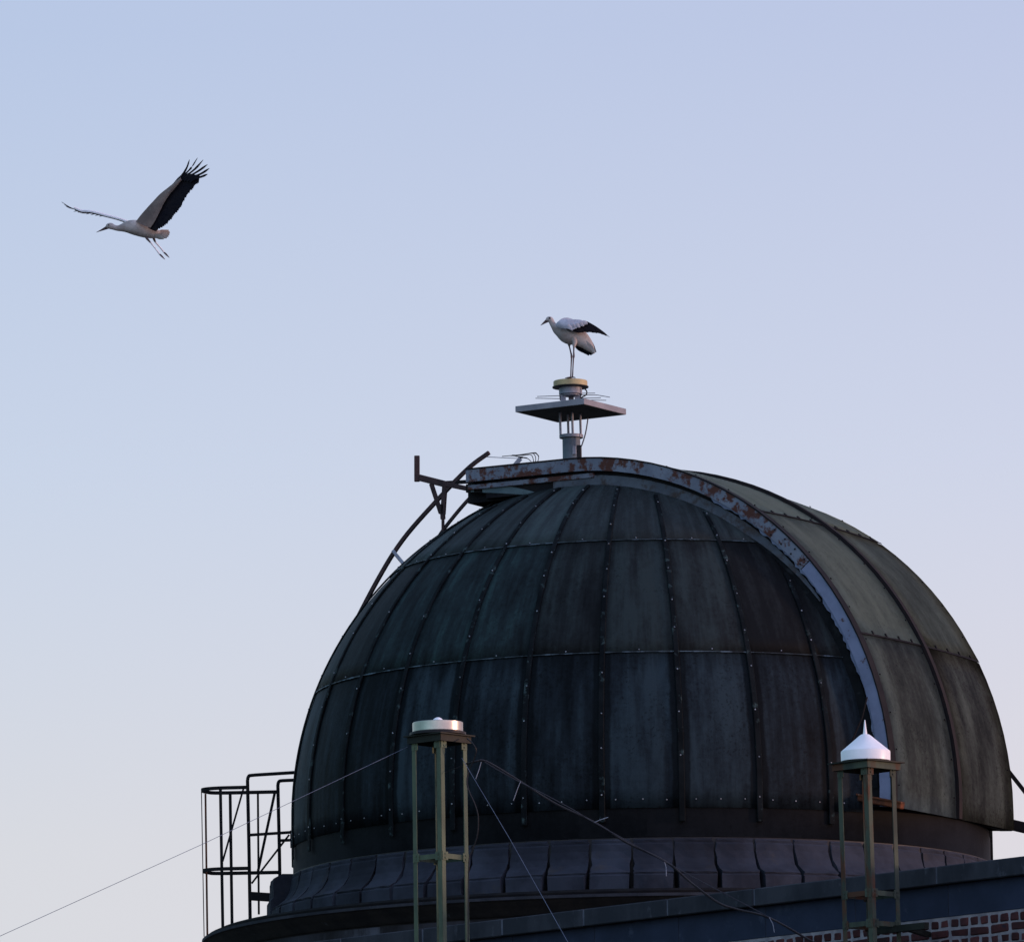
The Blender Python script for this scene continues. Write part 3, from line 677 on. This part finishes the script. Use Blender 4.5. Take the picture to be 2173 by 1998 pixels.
# flat drum antenna
q = Vector((cL.x - .01, cL.y, cL.z + .005)); ant = thing('drum_antenna', 'shiny flat round metal drum antenna on the left tower', 'antenna', q)
mb = MB(); mb.lathe(q, [(0, .004), (.215, .004), (.215, .022), (.205, .026), (0, .026)], 48); mb.build('base_ring', 'black', ant, True)
mb = MB(); mb.lathe(q, [(.02, .027), (.190, .027), (.1925, .030), (.1925, .098), (.189, .101), (.180, .101), (.180, .085), (.02, .085)], 64); mb.build('drum', 'alu', ant, True)
mb = MB(); mb.lathe(q + Vector((.002, 0, 0)), [(.05 * math.cos(R(a)), .085 + .058 * math.sin(R(a))) for a in range(0, 91, 10)], 24); mb.build('receiver', 'white', ant, True)
# white cone
q = Vector((cR.x - .003, cR.y, cR.z + .006)); cone = thing('cone_antenna', 'white cone with a spike on top of the right tower', 'antenna', q)
mb = MB(); mb.lathe(q, [(.188, 0), (.189, .078), (.187, .086), (.045, .205), (.030, .215), (0, .217)], 48); mb.build('radome', 'white', cone, True, split=25)
mb = MB(); mb.lathe(q, [(.0175, .212), (.011, .26), (.004, .325), (0, .327)], 12); mb.build('spike', 'white', cone, True)
mb = MB(); mb.lathe(q, [(.191, 0), (.191, .010), (.189, .010)], 48); mb.build('base_ring', 'olive', cone, True)

# ------------------------------------------------------------------ wires and cables of the left tower
def z7(x, y, Y=-26.0): return at(840 + x * .2695, 1500 + y * .2695, Y)
def wire(name, pts, rad, mt, label, cat, n=6):
    mb = MB(); mb.tube(pts, rad, n); o = mb.build(name, mt, None, True); tag(o, label, cat); return o
wire('guy_wire', [at(865, 1584, -25.9), at(430, 1790, -27.2), at(0, 1985, -28.6), at(-700, 2310, -31)], .0021, 'wire', 'thin pale guy wire running down to the lower left', 'wire')
wire('guy_wire', [z7(520, 400, -26.1), z7(900, 1040, -26.8), z7(1355, 1848, -27.6), z7(1700, 2460, -28.2)], .0021, 'wire', 'thin pale guy wire running steeply down right of the left tower', 'wire')
def zz(x, y, Y): return at(1250 + x * .27363, 1650 + y * .27363, Y)
cab = bez([z7(560, 445, -26.05), z7(620, 428, -26.1), z7(690, 420, -26.1), z7(790, 468, -26.1), z7(980, 585, -26.1), z7(1250, 755, -26.1), zz(45, 345, -26.1), zz(290, 500, -26.1), zz(590, 645, -26.1), zz(790, 810, -26.1), zz(1000, 965, -26.1), zz(1150, 1018, -26.05), zz(1395, 1082, -26.05), zz(1700, 1250, -26.0), zz(1900, 1350, -25.9)], 5)
cb = thing('cable_bundle', 'black cable bundle with cut tie ends sagging from the left tower to the brick wall', 'cable', cab[0])
mb = MB(); mb.tube(cab, .0085, 8); mb.build('cable', 'black', cb, True)
cab2 = bez([z7(700, 432, -26.13), z7(850, 520, -26.13), z7(980, 590, -26.13), z7(1200, 700, -26.15), z7(1420, 820, -26.15), zz(45, 348, -26.14), zz(590, 648, -26.13), zz(850, 790, -26.12), zz(1250, 1000, -26.1), zz(1395, 1080, -26.09)], 5)
mb = MB(); mb.tube(cab2, .0042, 6); mb.build('cable', 'lead', cb, True)
for p in ([(672, 430), (655, 490), (628, 565)], [(982, 582), (955, 650), (925, 735)], [(1565, 905), (1610, 885), (1672, 865)]):
    mb = MB(); mb.tube([z7(x, y, -26.14) for x, y in p], .003, 5); mb.build('cable_tie', 'tie', cb)
for p in ([(583, 640), (597, 690), (599, 760)], [(1398, 1080), (1425, 1130), (1437, 1195)]):
    mb = MB(); mb.tube([zz(x, y, -26.12) for x, y in p], .003, 5); mb.build('cable_tie', 'tie', cb)
wire('hanging_cable', bez([z7(560, 245, -26.1), z7(610, 290, -26.2), z7(632, 345, -26.2), z7(610, 420, -26.15), z7(575, 500, -26.1), z7(560, 590, -26.1), z7(580, 670, -26.1), z7(625, 770, -26.1), z7(648, 870, -26.1), z7(640, 1010, -26.08), z7(600, 1130, -26.05), z7(575, 1220, -26.05), z7(570, 1700, -26.05), z7(575, 2300, -26.05)], 5), .005, 'black', 'loose black lead hanging down the right leg of the left tower', 'cable')
wire('hanging_cable', bez([z7(560, 440, -26.0), z7(480, 478, -25.95), z7(420, 500, -25.9), z7(360, 545, -25.85), z7(345, 700, -25.8), z7(340, 1200, -25.8), z7(345, 2300, -25.8)], 5), .0045, 'black', 'short black lead looping behind the middle leg of the left tower', 'cable')

# ------------------------------------------------------------------ mast on the shutter
YM = .4
def zm(x, y, Y=YM): return at(1090 + x * .12444, 770 + y * .12444, Y)
AXM = Vector((-.705, YM, 0))
def Zm(y): return zm(980, y).z
base = zm(980, 1650); mast = thing('antenna_mast', 'grey pipe mast with a square plate on rods above the dome', 'mast', (AXM.x - .01, YM, ZC + 3.96))
def mx(z): return Vector((AXM.x, YM, z))
z0 = ZC + 3.93; zf = Zm(1262)
mb = MB(); mb.lathe(mx(0), [(.101, z0), (.101, zf)], 32); mb.build('pipe', 'pipe', mast, True)
mb = MB(); mb.lathe(mx(0), [(.0, zf - .012), (.134, zf - .012), (.136, zf + .022), (.0, zf + .022)], 40); mb.build('flange', 'galv', mast, True)
mb = MB(); mb.box(mx(Zm(1530)) + Vector((.085, -.055, 0)), (.03, 0, 0), (0, .03, 0), (0, 0, .075)); mb.build('clamp', 'black', mast, bevel=.01)
mb = MB(); mb.box(mx(Zm(1510)) + Vector((.03, -.10, 0)), (.022, 0, 0), (0, .012, 0), (0, 0, .05)); mb.build('clamp', 'galv', mast, bevel=.004)
# square plate
half = .646; phi = R(13.0)
dn = Vector((math.sin(phi), -math.cos(phi), 0)); dr = Vector((math.cos(phi), math.sin(phi), 0))
zb = ZC + 4.694; ct = mx(zb)
cor = [ct + dn * half, ct + dr * half, ct - dn * half, ct - dr * half]
for xz, yo in ((800, -.07), (935, .085), (1008, -.095), (1145, .06)):
    p = zm(xz, 1200, YM + yo); mb = MB(); mb.tube([Vector((p.x, YM + yo, zf + .02)), Vector((p.x + (-.004), YM + yo, zb + .01))], .0135, 10); mb.build('rod', 'galv', mast, True)
mb = MB(); mb.slab([p + Vector((0, 0, .012)) for p in [ct + (c - ct) * .97 for c in cor]], (0, 0, 1), .02); pl = mb.build('plate', 'plate_under', mast)
for k in range(4):
    a, b = cor[k], cor[(k + 1) % 4]; mb = MB(); n_ = Vector(((b - a).y, -(b - a).x, 0)).normalized(); mb.box((a + b) / 2 + Vector((0, 0, .03)) - n_ * .006 * (1 if n_.dot((a + b) / 2 - ct) > 0 else -1), (b - a) / 2 * (.9995 if k % 2 else .985), n_ * .006, (0, 0, .034)); mb.build('edge_strip', 'plate', mast, bevel=.003)
mb = MB(); P = [c + Vector((0, 0, .064)) for c in cor] + [ct + Vector((0, 0, .115))]
mb.add([ct + (p - ct) * .985 if i < 4 else p for i, p in enumerate(P)], [(0, 1, 4), (1, 2, 4), (2, 3, 4), (3, 0, 4), (3, 2, 1, 0)]); mb.build('plate_cap', 'plate', mast)
# upper frame
zr0, zr1 = zm(980, 502, YM - .13).z, zm(960, 376, YM - .2).z - .02; zu = zb + .07
for xz, yo in ((845, -.03), (1085, -.02), (980, .10)):
    p = zm(xz, 560, YM + yo); mb = MB(); mb.box(Vector((p.x, YM + yo, (zu + zr0) / 2)), (.030, 0, 0), (0, .012, 0), (0, 0, (zr0 - zu) / 2 + .03)); mb.build('upright', 'galv', mast)
mb = MB(); mb.lathe(mx(0), [(0, zr0 - .018), (.105, zr0 - .018), (.105, zr0), (.131, zr0), (.131, zr1 + .02), (0, zr1 + .02)], 36); mb.build('collar', 'galv', mast, True)
mb = MB(); mb.tube(bez([zm(1200, 430, .33), zm(1245, 480, .33), zm(1238, 540, .33), zm(1180, 575, .33), zm(1150, 600, .36)], 5), .008, 6); mb.build('cable', 'black', mast, True)
mb = MB(); mb.tube(bez([zm(1262, 940, .3), zm(1262, 980, .3), zm(1225, 1200, .3), zm(1170, 1380, .3), zm(1140, 1450, .32), zm(1135, 1560, .33)], 5), .0075, 6); mb.build('cable', 'thinrod', mast, True)
# yellow ring antenna
zq = zr1 + .02; ry = thing('ring_antenna', 'yellow round antenna under the standing stork', 'antenna', mx(zq))
mb = MB(); mb.lathe(mx(0), [(0, zq), (.12, zq), (.205, zq + .003), (.207, zq + .012), (.192, zq + .016)], 48); mb.build('base_disc', 'black', ry, True)
ztop = zm(960, 262, YM - .19).z
mb = MB(); mb.lathe(mx(0), [(.190, zq + .012), (.193, zq + .015), (.193, ztop - .006), (.188, ztop), (0, ztop)], 64); mb.build('drum', 'yellow', ry, True)
# thin rods lying across the plate
rd = thing('rod_antenna', 'small antenna of thin horizontal rods on the square plate', 'antenna', mx(zu + .06))
for p in ([(400, 572), (800, 557)], [(372, 602), (800, 609)], [(880, 520), (1390, 515)], [(1150, 545), (1430, 548), (1642, 584)], [(1100, 602), (1488, 595)], [(1090, 628), (1578, 637)]):
    mb = MB(); mb.tube([zm(x, y, .52) for x, y in p], .0042, 5); mb.build('rod', 'thinrod', rd)
mb = MB(); mb.tube([zm(790, 560, .52), zm(800, 640, .52)], .008, 6); mb.tube([zm(1150, 515, .52), zm(1130, 640, .52)], .008, 6); mb.build('boom', 'thinrod', rd)
# wire loop antenna lying on the lid
YW = .55
def zw(x, y, Y=YW): return at(960 + x * .11940, 940 + y * .11940, Y)
wa = thing('wire_antenna', 'tangle of thin bent antenna wires lying on top of the shutter', 'antenna', zw(1200, 345))
for p in ([(880, 236), (1200, 205), (1455, 170), (1500, 190), (1532, 228), (1530, 280), (1515, 330)], [(1060, 212), (1290, 215), (1385, 205), (1425, 245), (1445, 330)], [(1300, 195), (1420, 182), (1460, 210), (1480, 260), (1478, 330)], [(1200, 215), (1440, 178), (1510, 205), (1528, 240)], [(1030, 225), (1110, 228), (1250, 255), (1330, 270), (1400, 325)]):
    mb = MB(); mb.tube(bez([zw(x, y) for x, y in p], 4), .0045, 5); mb.build('wire', 'black', wa)
mb = MB(); mb.bar(zw(1120, 228), zw(1330, 268), .012, .012); mb.bar(zw(1200, 262), zw(1250, 250), .022, .02); mb.build('boom', 'black', wa)
mb = MB(); mb.bar(zw(1085, 420), zw(1212, 272), .05, .015, up=(0, 1, 0)); mb.build('bracket', 'galv', wa)
wire('stay_wire', [zw(612, 245, .5), zw(1175, 272, .55)], .004, 'wire', 'thin wire from the top of the guide arc to the wire antenna', 'wire')

# ------------------------------------------------------------------ standing stork
YS = YM - .12
def z4(x, y, Y=YS): return at(1100 + x * .1194, 650 + y * .1194, Y)
k4 = .1194 / (FPX / 82.3)
stk = thing('stork', 'white stork with black wing feathers standing on the yellow antenna above the dome', 'stork', Vector((z4(950, 1240).x, YS, ztop)), 'storks')
def loft(mb, f, rows, lat, n=18, mi=0, Y=None):
    pts = [f(x, y) for x, y, r in rows]; ra = [max(r, 1) * lat[0] for x, y, r in rows]; rb = [max(r, 1) * lat[1] for x, y, r in rows]
    mb.tube(pts, rb, n, mi, rad2=ra, ref=None)
def body(mb, f, rows, kz, latf, n=18, mi=0):
    """lofted body in the plane facing the camera; latf = lateral/vertical ratio"""
    pts = [f(x, y) for x, y, r in rows]; k = len(pts); P = []
    for i, p in enumerate(pts):
        t = (pts[min(i + 1, k - 1)] - pts[max(i - 1, 0)]).normalized(); x_ = Vector((0, 1, 0)); y_ = x_.cross(t).normalized(); r = rows[i][2] * kz
        lf = latf(i / (k - 1)) if callable(latf) else latf
        for j in range(n):
            a = 2 * math.pi * j / n; P.append(p + x_ * math.cos(a) * r * lf + y_ * math.sin(a) * r)
    F = [(i * n + j, i * n + (j + 1) % n, (i + 1) * n + (j + 1) % n, (i + 1) * n + j) for i in range(k - 1) for j in range(n)] + [tuple(range(n - 1, -1, -1)), tuple((k - 1) * n + j for j in range(n))]
    mb.add(P, F, mi)
def densify(rows, n=4):
    q = bez([Vector(r) for r in rows], n); return [(p.x, p.y, max(p.z, 1)) for p in q]
mb = MB()
body(mb, z4, densify([(1350, 835, 14), (1290, 755, 70), (1200, 650, 118), (1080, 555, 165), (950, 485, 208), (840, 440, 200), (755, 410, 158), (685, 385, 106), (638, 350, 64), (605, 305, 52), (585, 262, 52), (563, 234, 55), (534, 228, 48), (508, 245, 31), (498, 256, 20)]), k4, .78, 20, 0)
# bill, slightly open gape line
body(mb, z4, [(524, 248, 36), (490, 268, 29), (445, 300, 17), (394, 340, 3)], k4, .6, 10, 1)
# feathered thighs
for yo, rows in ((-.06, [(985, 560, 62), (1000, 640, 50), (992, 700, 30), (985, 742, 14)]), (.05, [(905, 560, 55), (905, 640, 42), (904, 690, 24), (904, 712, 14)])):
    body(mb, lambda x, y, yo=yo: z4(x, y, YS + yo), rows, k4, .9, 12, 0)
# legs with ankle joints, feet with three front toes and a hind toe
fy = (-.07, .03)
for yo, pts in ((fy[0], [(985, 735), (984, 800), (986, 868), (984, 890), (978, 930), (970, 1100), (962, 1230)]), (fy[1], [(905, 705), (925, 790), (943, 862), (945, 885), (943, 930), (936, 1100), (930, 1228)])):
    P = [z4(x, y, YS + yo) for x, y in pts]; P[-1].z = ztop + .012
    mb.tube(P, [.0085, .0078, .0105, .0125, .0082, .0068, .008], 8, 2)
    f0 = P[-1]
    for ang_, L in ((-95, .085), (-60, .075), (-130, .075), (90, .035)):
        a = R(ang_); e = f0 + Vector((math.sin(a) * L, -math.cos(a) * L * .8, 0)); e.z = ztop + .005; m_ = (f0 + e) / 2; m_.z = ztop + .011
        mb.tube([f0, m_, e], [.008, .007, .004], 6, 2)
bd = mb.build('body', ['down', 'bill', 'leg'], stk, True, split=60)
mb = MB(); mb.lathe(z4(556, 215, YS - .0) + Vector((0, -.0235, 0)), [(0, -.012), (.009, -.009), (.012, 0), (.009, .009), (0, .012)], 10); mb.build('eye', 'black', stk, True)
# tail and the dark feather tips under it
mb = MB()
for k, (x0, y0, x1, y1, x2, y2) in enumerate([(1190, 640, 1290, 720, 1350, 815), (1160, 660, 1270, 750, 1335, 835), (1130, 680, 1230, 770, 1310, 845)]):
    P = bez([z4(x0, y0, YS - .05 + k * .04), z4(x1, y1, YS - .04 + k * .04), z4(x2, y2, YS - .03 + k * .04)], 4); n_ = len(P); mb.tube(P, [.006] * n_, 6, 0, rad2=[.03 - .012 * i / n_ for i in range(n_)], ref=(0, -.3, 1))
mb.build('tail', 'down', stk, True)
far = []
for k, (x0, y0, x1, y1, x2, y2) in enumerate([(1010, 640, 1090, 740, 1200, 838), (1040, 650, 1140, 760, 1255, 868), (1070, 650, 1190, 765, 1300, 862), (1110, 660, 1240, 770, 1322, 848), (1200, 520, 1300, 690, 1380, 812)]):
    P = bez([z4(x0, y0, YS + .05), z4(x1, y1, YS + .06 - .01 * k), z4(x2, y2, YS + .05 - .012 * k)], 4); n_ = len(P); far.append((P, [.004] * n_, [.008 + .026 * math.sin(math.pi * min(1, .15 + i / n_)) for i in range(n_)]))
mb = MB(); P = bez([z4(700, 330, YS + .12), z4(850, 300, YS + .15), z4(1000, 400, YS + .14), z4(1090, 560, YS + .10)], 5); n_ = len(P)
mb.tube(P, [.02] * n_, 10, 0, rad2=[.03 + .05 * math.sin(math.pi * i / n_) for i in range(n_)], ref=(0, .2, 1)); wf = mb.build('wing', 'covert', stk, True)
for P, a, b in far:
    mb = MB(); mb.tube(P, a, 8, 0, rad2=b, ref=(0, -.2, 1)); mb.build('feather', 'flight', wf, True)
# near wing: half spread, drooping back
YWg = YS - .155
def wing_sheet(f, le, te, n=8, m=6, bulge=.02, thick=.012, nrm=Vector((0, -1, 0))):
    """closed curved sheet between two edge curves"""
    a = bez([f(*p) for p in le], n); b = bez([f(*p) for p in te], n); k = len(a); mb = MB(); P = []
    for s in (1, -1):
        for i in range(k):
            for j in range(m + 1):
                t = j / m; P.append(a[i].lerp(b[i], t) + nrm * (bulge * math.sin(math.pi * (.15 + .7 * t)) + s * thick / 2 * math.sin(math.pi * min(max(t, .08), .92)) ** .5))
    w_ = m + 1; F = []
    for s in (0, 1):
        for i in range(k - 1):
            for j in range(m): q = s * k * w_ + i * w_ + j; F.append((q, q + 1, q + w_ + 1, q + w_))
    per = [i * w_ for i in range(k)] + [(k - 1) * w_ + j for j in range(1, w_)] + [i * w_ + m for i in range(k - 2, -1, -1)] + [j for j in range(m - 1, 0, -1)]
    for i in range(len(per)): a_, b_ = per[i], per[(i + 1) % len(per)]; F.append((a_, b_, b_ + k * w_, a_ + k * w_))
    mb.add(P, F); return mb
def fw(x, y, d=0): return z4(x, y, YWg + d)
wn = wing_sheet(lambda x, y, d: fw(x, y, d), [(655, 330, .06), (720, 262, .03), (850, 236, .02), (980, 234, .02), (1090, 240, .02), (1180, 265, .02), (1232, 292, .01)], [(700, 380, .05), (770, 390, .02), (870, 400, -.01), (960, 418, -.01), (1060, 372, -.01), (1150, 336, 0), (1222, 308, .01)]).build('wing', 'covert', stk, True)
for k, (x0, y0, x1, y1, x2, y2, wd) in enumerate([(860, 385, 920, 412, 985, 425, .018), (955, 395, 1060, 430, 1130, 455, .026), (1000, 380, 1100, 420, 1195, 442, .03), (1050, 350, 1170, 400, 1290, 458, .034), (1100, 325, 1240, 385, 1400, 478, .034), (1150, 305, 1310, 375, 1500, 500, .03), (1190, 290, 1370, 395, 1570, 528, .024), (1215, 285, 1400, 395, 1625, 548, .016)]):
    P = bez([fw(x0, y0, .012 + .004 * k), fw(x1, y1, .012 + .004 * k), fw(x2, y2, .02 + .005 * k)], 5); n_ = len(P)
    mb = MB(); mb.tube(P, [.003] * n_, 8, 0, rad2=[wd * (.55 + .45 * math.sin(math.pi * min(i / n_ + .2, 1))) * (1 if i < n_ - 2 else .45 if i == n_ - 2 else .12) for i in range(n_)], ref=(.25, -.1, 1)); mb.build('feather', 'flight', wn, True)
# ragged ends of the white coverts lying over the dark feathers
for k, (x0, y0, x1, y1) in enumerate([(880, 330, 965, 425), (960, 320, 1030, 392), (1030, 305, 1095, 375), (1090, 290, 1165, 348), (1140, 272, 1228, 312)]):
    P = [fw(x0, y0, -.028), fw((x0 + x1) / 2, (y0 + y1) / 2, -.026), fw(x1, y1, -.014)]; mb = MB(); mb.tube(P, [.004] * 3, 8, 0, rad2=[.018, .026, .006], ref=(1, 0, .6)); mb.build('feather', 'covert', wn, True)

# ------------------------------------------------------------------ flying stork
YF_ = 7.0
def zf_(x, y, Y=YF_): return at(100 + x * .18905, 300 + y * .18905, Y)
kf = .18905 / (FPX / (YF_ + 81.5) / 1.0) * 1.012
fl = thing('stork', 'white stork with black flight feathers flying left with raised wings', 'stork', zf_(1050, 1080), 'storks')
mb = MB()
body(mb, zf_, densify([(1262, 1046, 40), (1200, 1032, 60), (1110, 1005, 80), (1010, 972, 88), (920, 960, 74), (850, 968, 48), (795, 975, 32), (750, 965, 30), (718, 952, 36), (690, 952, 33), (668, 965, 20)]), kf, .95, 18, 0)
body(mb, zf_, [(690, 958, 24), (655, 975, 17), (605, 998, 9), (552, 1021, 2)], kf, .7, 10, 1)
for yo, pts, mi in ((-.05, [(1110, 1075), (1128, 1100), (1165, 1140)], 2), (.06, [(1195, 1085), (1205, 1110), (1218, 1135)], 2)):
    mb.tube([zf_(x, y, YF_ + yo) for x, y in pts], [.016, .014, .009], 8, mi)
for yo, pts in ((-.05, [(1160, 1132), (1210, 1195), (1268, 1272)]), (.06, [(1214, 1130), (1260, 1180), (1318, 1252)])):
    mb.tube([zf_(x, y, YF_ + yo) for x, y in pts], [.010, .0085, .010], 8, 3)
for yo, (x, y) in ((-.05, (1265, 1268)), (.06, (1315, 1248))):
    for dx, dy, d in ((58, 58, 0), (45, 40, .03), (48, 48, -.03)):
        mb.tube([zf_(x, y, YF_ + yo), zf_(x + dx * .5, y + dy * .5, YF_ + yo + d), zf_(x + dx, y + dy, YF_ + yo + d)], [.010, .010, .003], 6, 2)
mb.build('body', ['down', 'bill', 'leg', 'legpale'], fl, True, split=60)
mb = MB(); mb.lathe(zf_(694, 943) + Vector((0, -.036, 0)), [(0, -.009), (.007, -.006), (.009, 0), (.007, .006), (0, .009)], 10); mb.build('eye', 'black', fl, True)
# tail: a fan of blades
mb = MB()
for k, (ex, ey) in enumerate([(1365, 1002), (1376, 1022), (1372, 1042), (1362, 1062), (1345, 1078), (1310, 1090)]):
    P = [zf_(1215, 1030 + k * 6, YF_ + .05 - .02 * k), zf_((1215 + ex) / 2, (1030 + k * 6 + ey) / 2, YF_ + .07 - .028 * k), zf_(ex, ey, YF_ + .10 - .04 * k)]
    mb.tube(P, [.006, .005, .002], 8, 0, rad2=[.028, .030, .012], ref=(0, -.5, 1))
mb.build('tail', 'down', fl, True)
# near wing, seen from below, raised and coming towards the camera
def fn(x, y, d=0): 
    t = min(max((x - 1050) / 760, 0), 1.1); return zf_(x, y, YF_ - .08 - .42 * t + d)
nw = Vector((-.35, -.8, -.5)).normalized()
w1 = wing_sheet(lambda x, y: fn(x, y), [(1000, 895), (1062, 815), (1130, 738), (1200, 662), (1270, 588), (1345, 528), (1420, 468), (1500, 402)], [(1165, 965), (1205, 905), (1235, 850), (1275, 770), (1315, 690), (1372, 600), (1440, 520), (1512, 432)], 4, 6, .02, .022, nw).build('wing', 'underwing', fl, True)
trail = [(1240, 975), (1300, 925), (1352, 880), (1400, 832), (1445, 775), (1488, 712), (1524, 660), (1552, 605), (1590, 555), (1625, 500), (1665, 455), (1705, 425)]
root = [(1150, 930), (1178, 905), (1205, 872), (1230, 825), (1255, 770), (1285, 705), (1318, 645), (1350, 590), (1385, 545), (1420, 500), (1460, 455), (1500, 415)]
def dens(L):
    q = bez([Vector((x, y, 0)) for x, y in L], 3); return [(p.x, p.y) for p in q]
for k, (a, b) in enumerate(zip(dens(root), dens(trail))):
    d_ = .02 + .001 * k; jx = rng.uniform(-5, 9); b = (b[0] + jx, b[1] + jx * .5); P = [fn(*a, d_), fn((a[0] + b[0]) / 2 + 6, (a[1] + b[1]) / 2 - 4, d_), fn(*b, d_ + .01)]
    mb = MB(); mb.tube(P, [.003, .003, .0015], 8, 0, rad2=[.050, .056, .046], ref=fn(1300, 500) - fn(1100, 760)); mb.build('feather', 'flight', w1, True)
for k, (bx, by, mx_, my_, tx, ty) in enumerate([(1505, 398, 1566, 300, 1598, 205), (1520, 395, 1615, 300, 1688, 185), (1545, 400, 1660, 310, 1752, 208), (1575, 405, 1695, 335, 1800, 260), (1605, 412, 1725, 365, 1822, 303), (1640, 420, 1730, 398, 1802, 368)]):
    P = bez([fn(bx - 40, by + 35, .03), fn(bx, by, .03), fn(mx_, my_, .03), fn(tx, ty, .05)], 4); n_ = len(P)
    mb = MB(); mb.tube(P, [.003] * n_, 8, 0, rad2=[(.022 if i < n_ * .45 else .0135) * (1 if i < n_ - 2 else .7 if i == n_ - 2 else .2) for i in range(n_)], ref=(.5, -.2, .6)); mb.build('feather', 'flight', w1, True)
# far wing, nearly edge on, reaching away to the left
def ff(x, y, d=0):
    t = min(max((900 - x) / 700, 0), 1.05); return zf_(x, y, YF_ + .10 + .35 * t + d)
w2 = wing_sheet(lambda x, y, d: ff(x, y, d), [(895, 905, -.08), (780, 868, -.07), (660, 838, -.06), (500, 796, -.05), (385, 786, -.04), (300, 752, -.03)], [(905, 925, .22), (790, 884, .24), (660, 850, .25), (505, 812, .25), (390, 806, .24), (310, 772, .20)], 5, 5, .015, .036, Vector((0, 0, 1))).build('wing', 'legpale', fl, True)
for k in range(7):
    x = 620 - k * 48; y = 832 - k * 9; P = [ff(x, y + 2, .05), ff(x - 12, y + 6, .20), ff(x - 20, y + 8, .34)]
    mb = MB(); mb.tube(P, [.004, .004, .002], 8, 0, rad2=[.028, .03, .015], ref=(1, 0, .2)); mb.build('feather', 'flight', w2, True)
for k, (tx, ty) in enumerate([(165, 682), (178, 690), (195, 712), (215, 730)]):
    P = bez([ff(330, 768, .02 + .06 * k), ff(255, 738 + 4 * k, .02 + .07 * k), ff(tx, ty, .02 + .08 * k)], 3); n_ = len(P)
    mb = MB(); mb.tube(P, [.003] * n_, 8, 0, rad2=[.018 - .012 * i / n_ for i in range(n_)], ref=(0, 1, .2)); mb.build('feather', 'flight', w2, True)
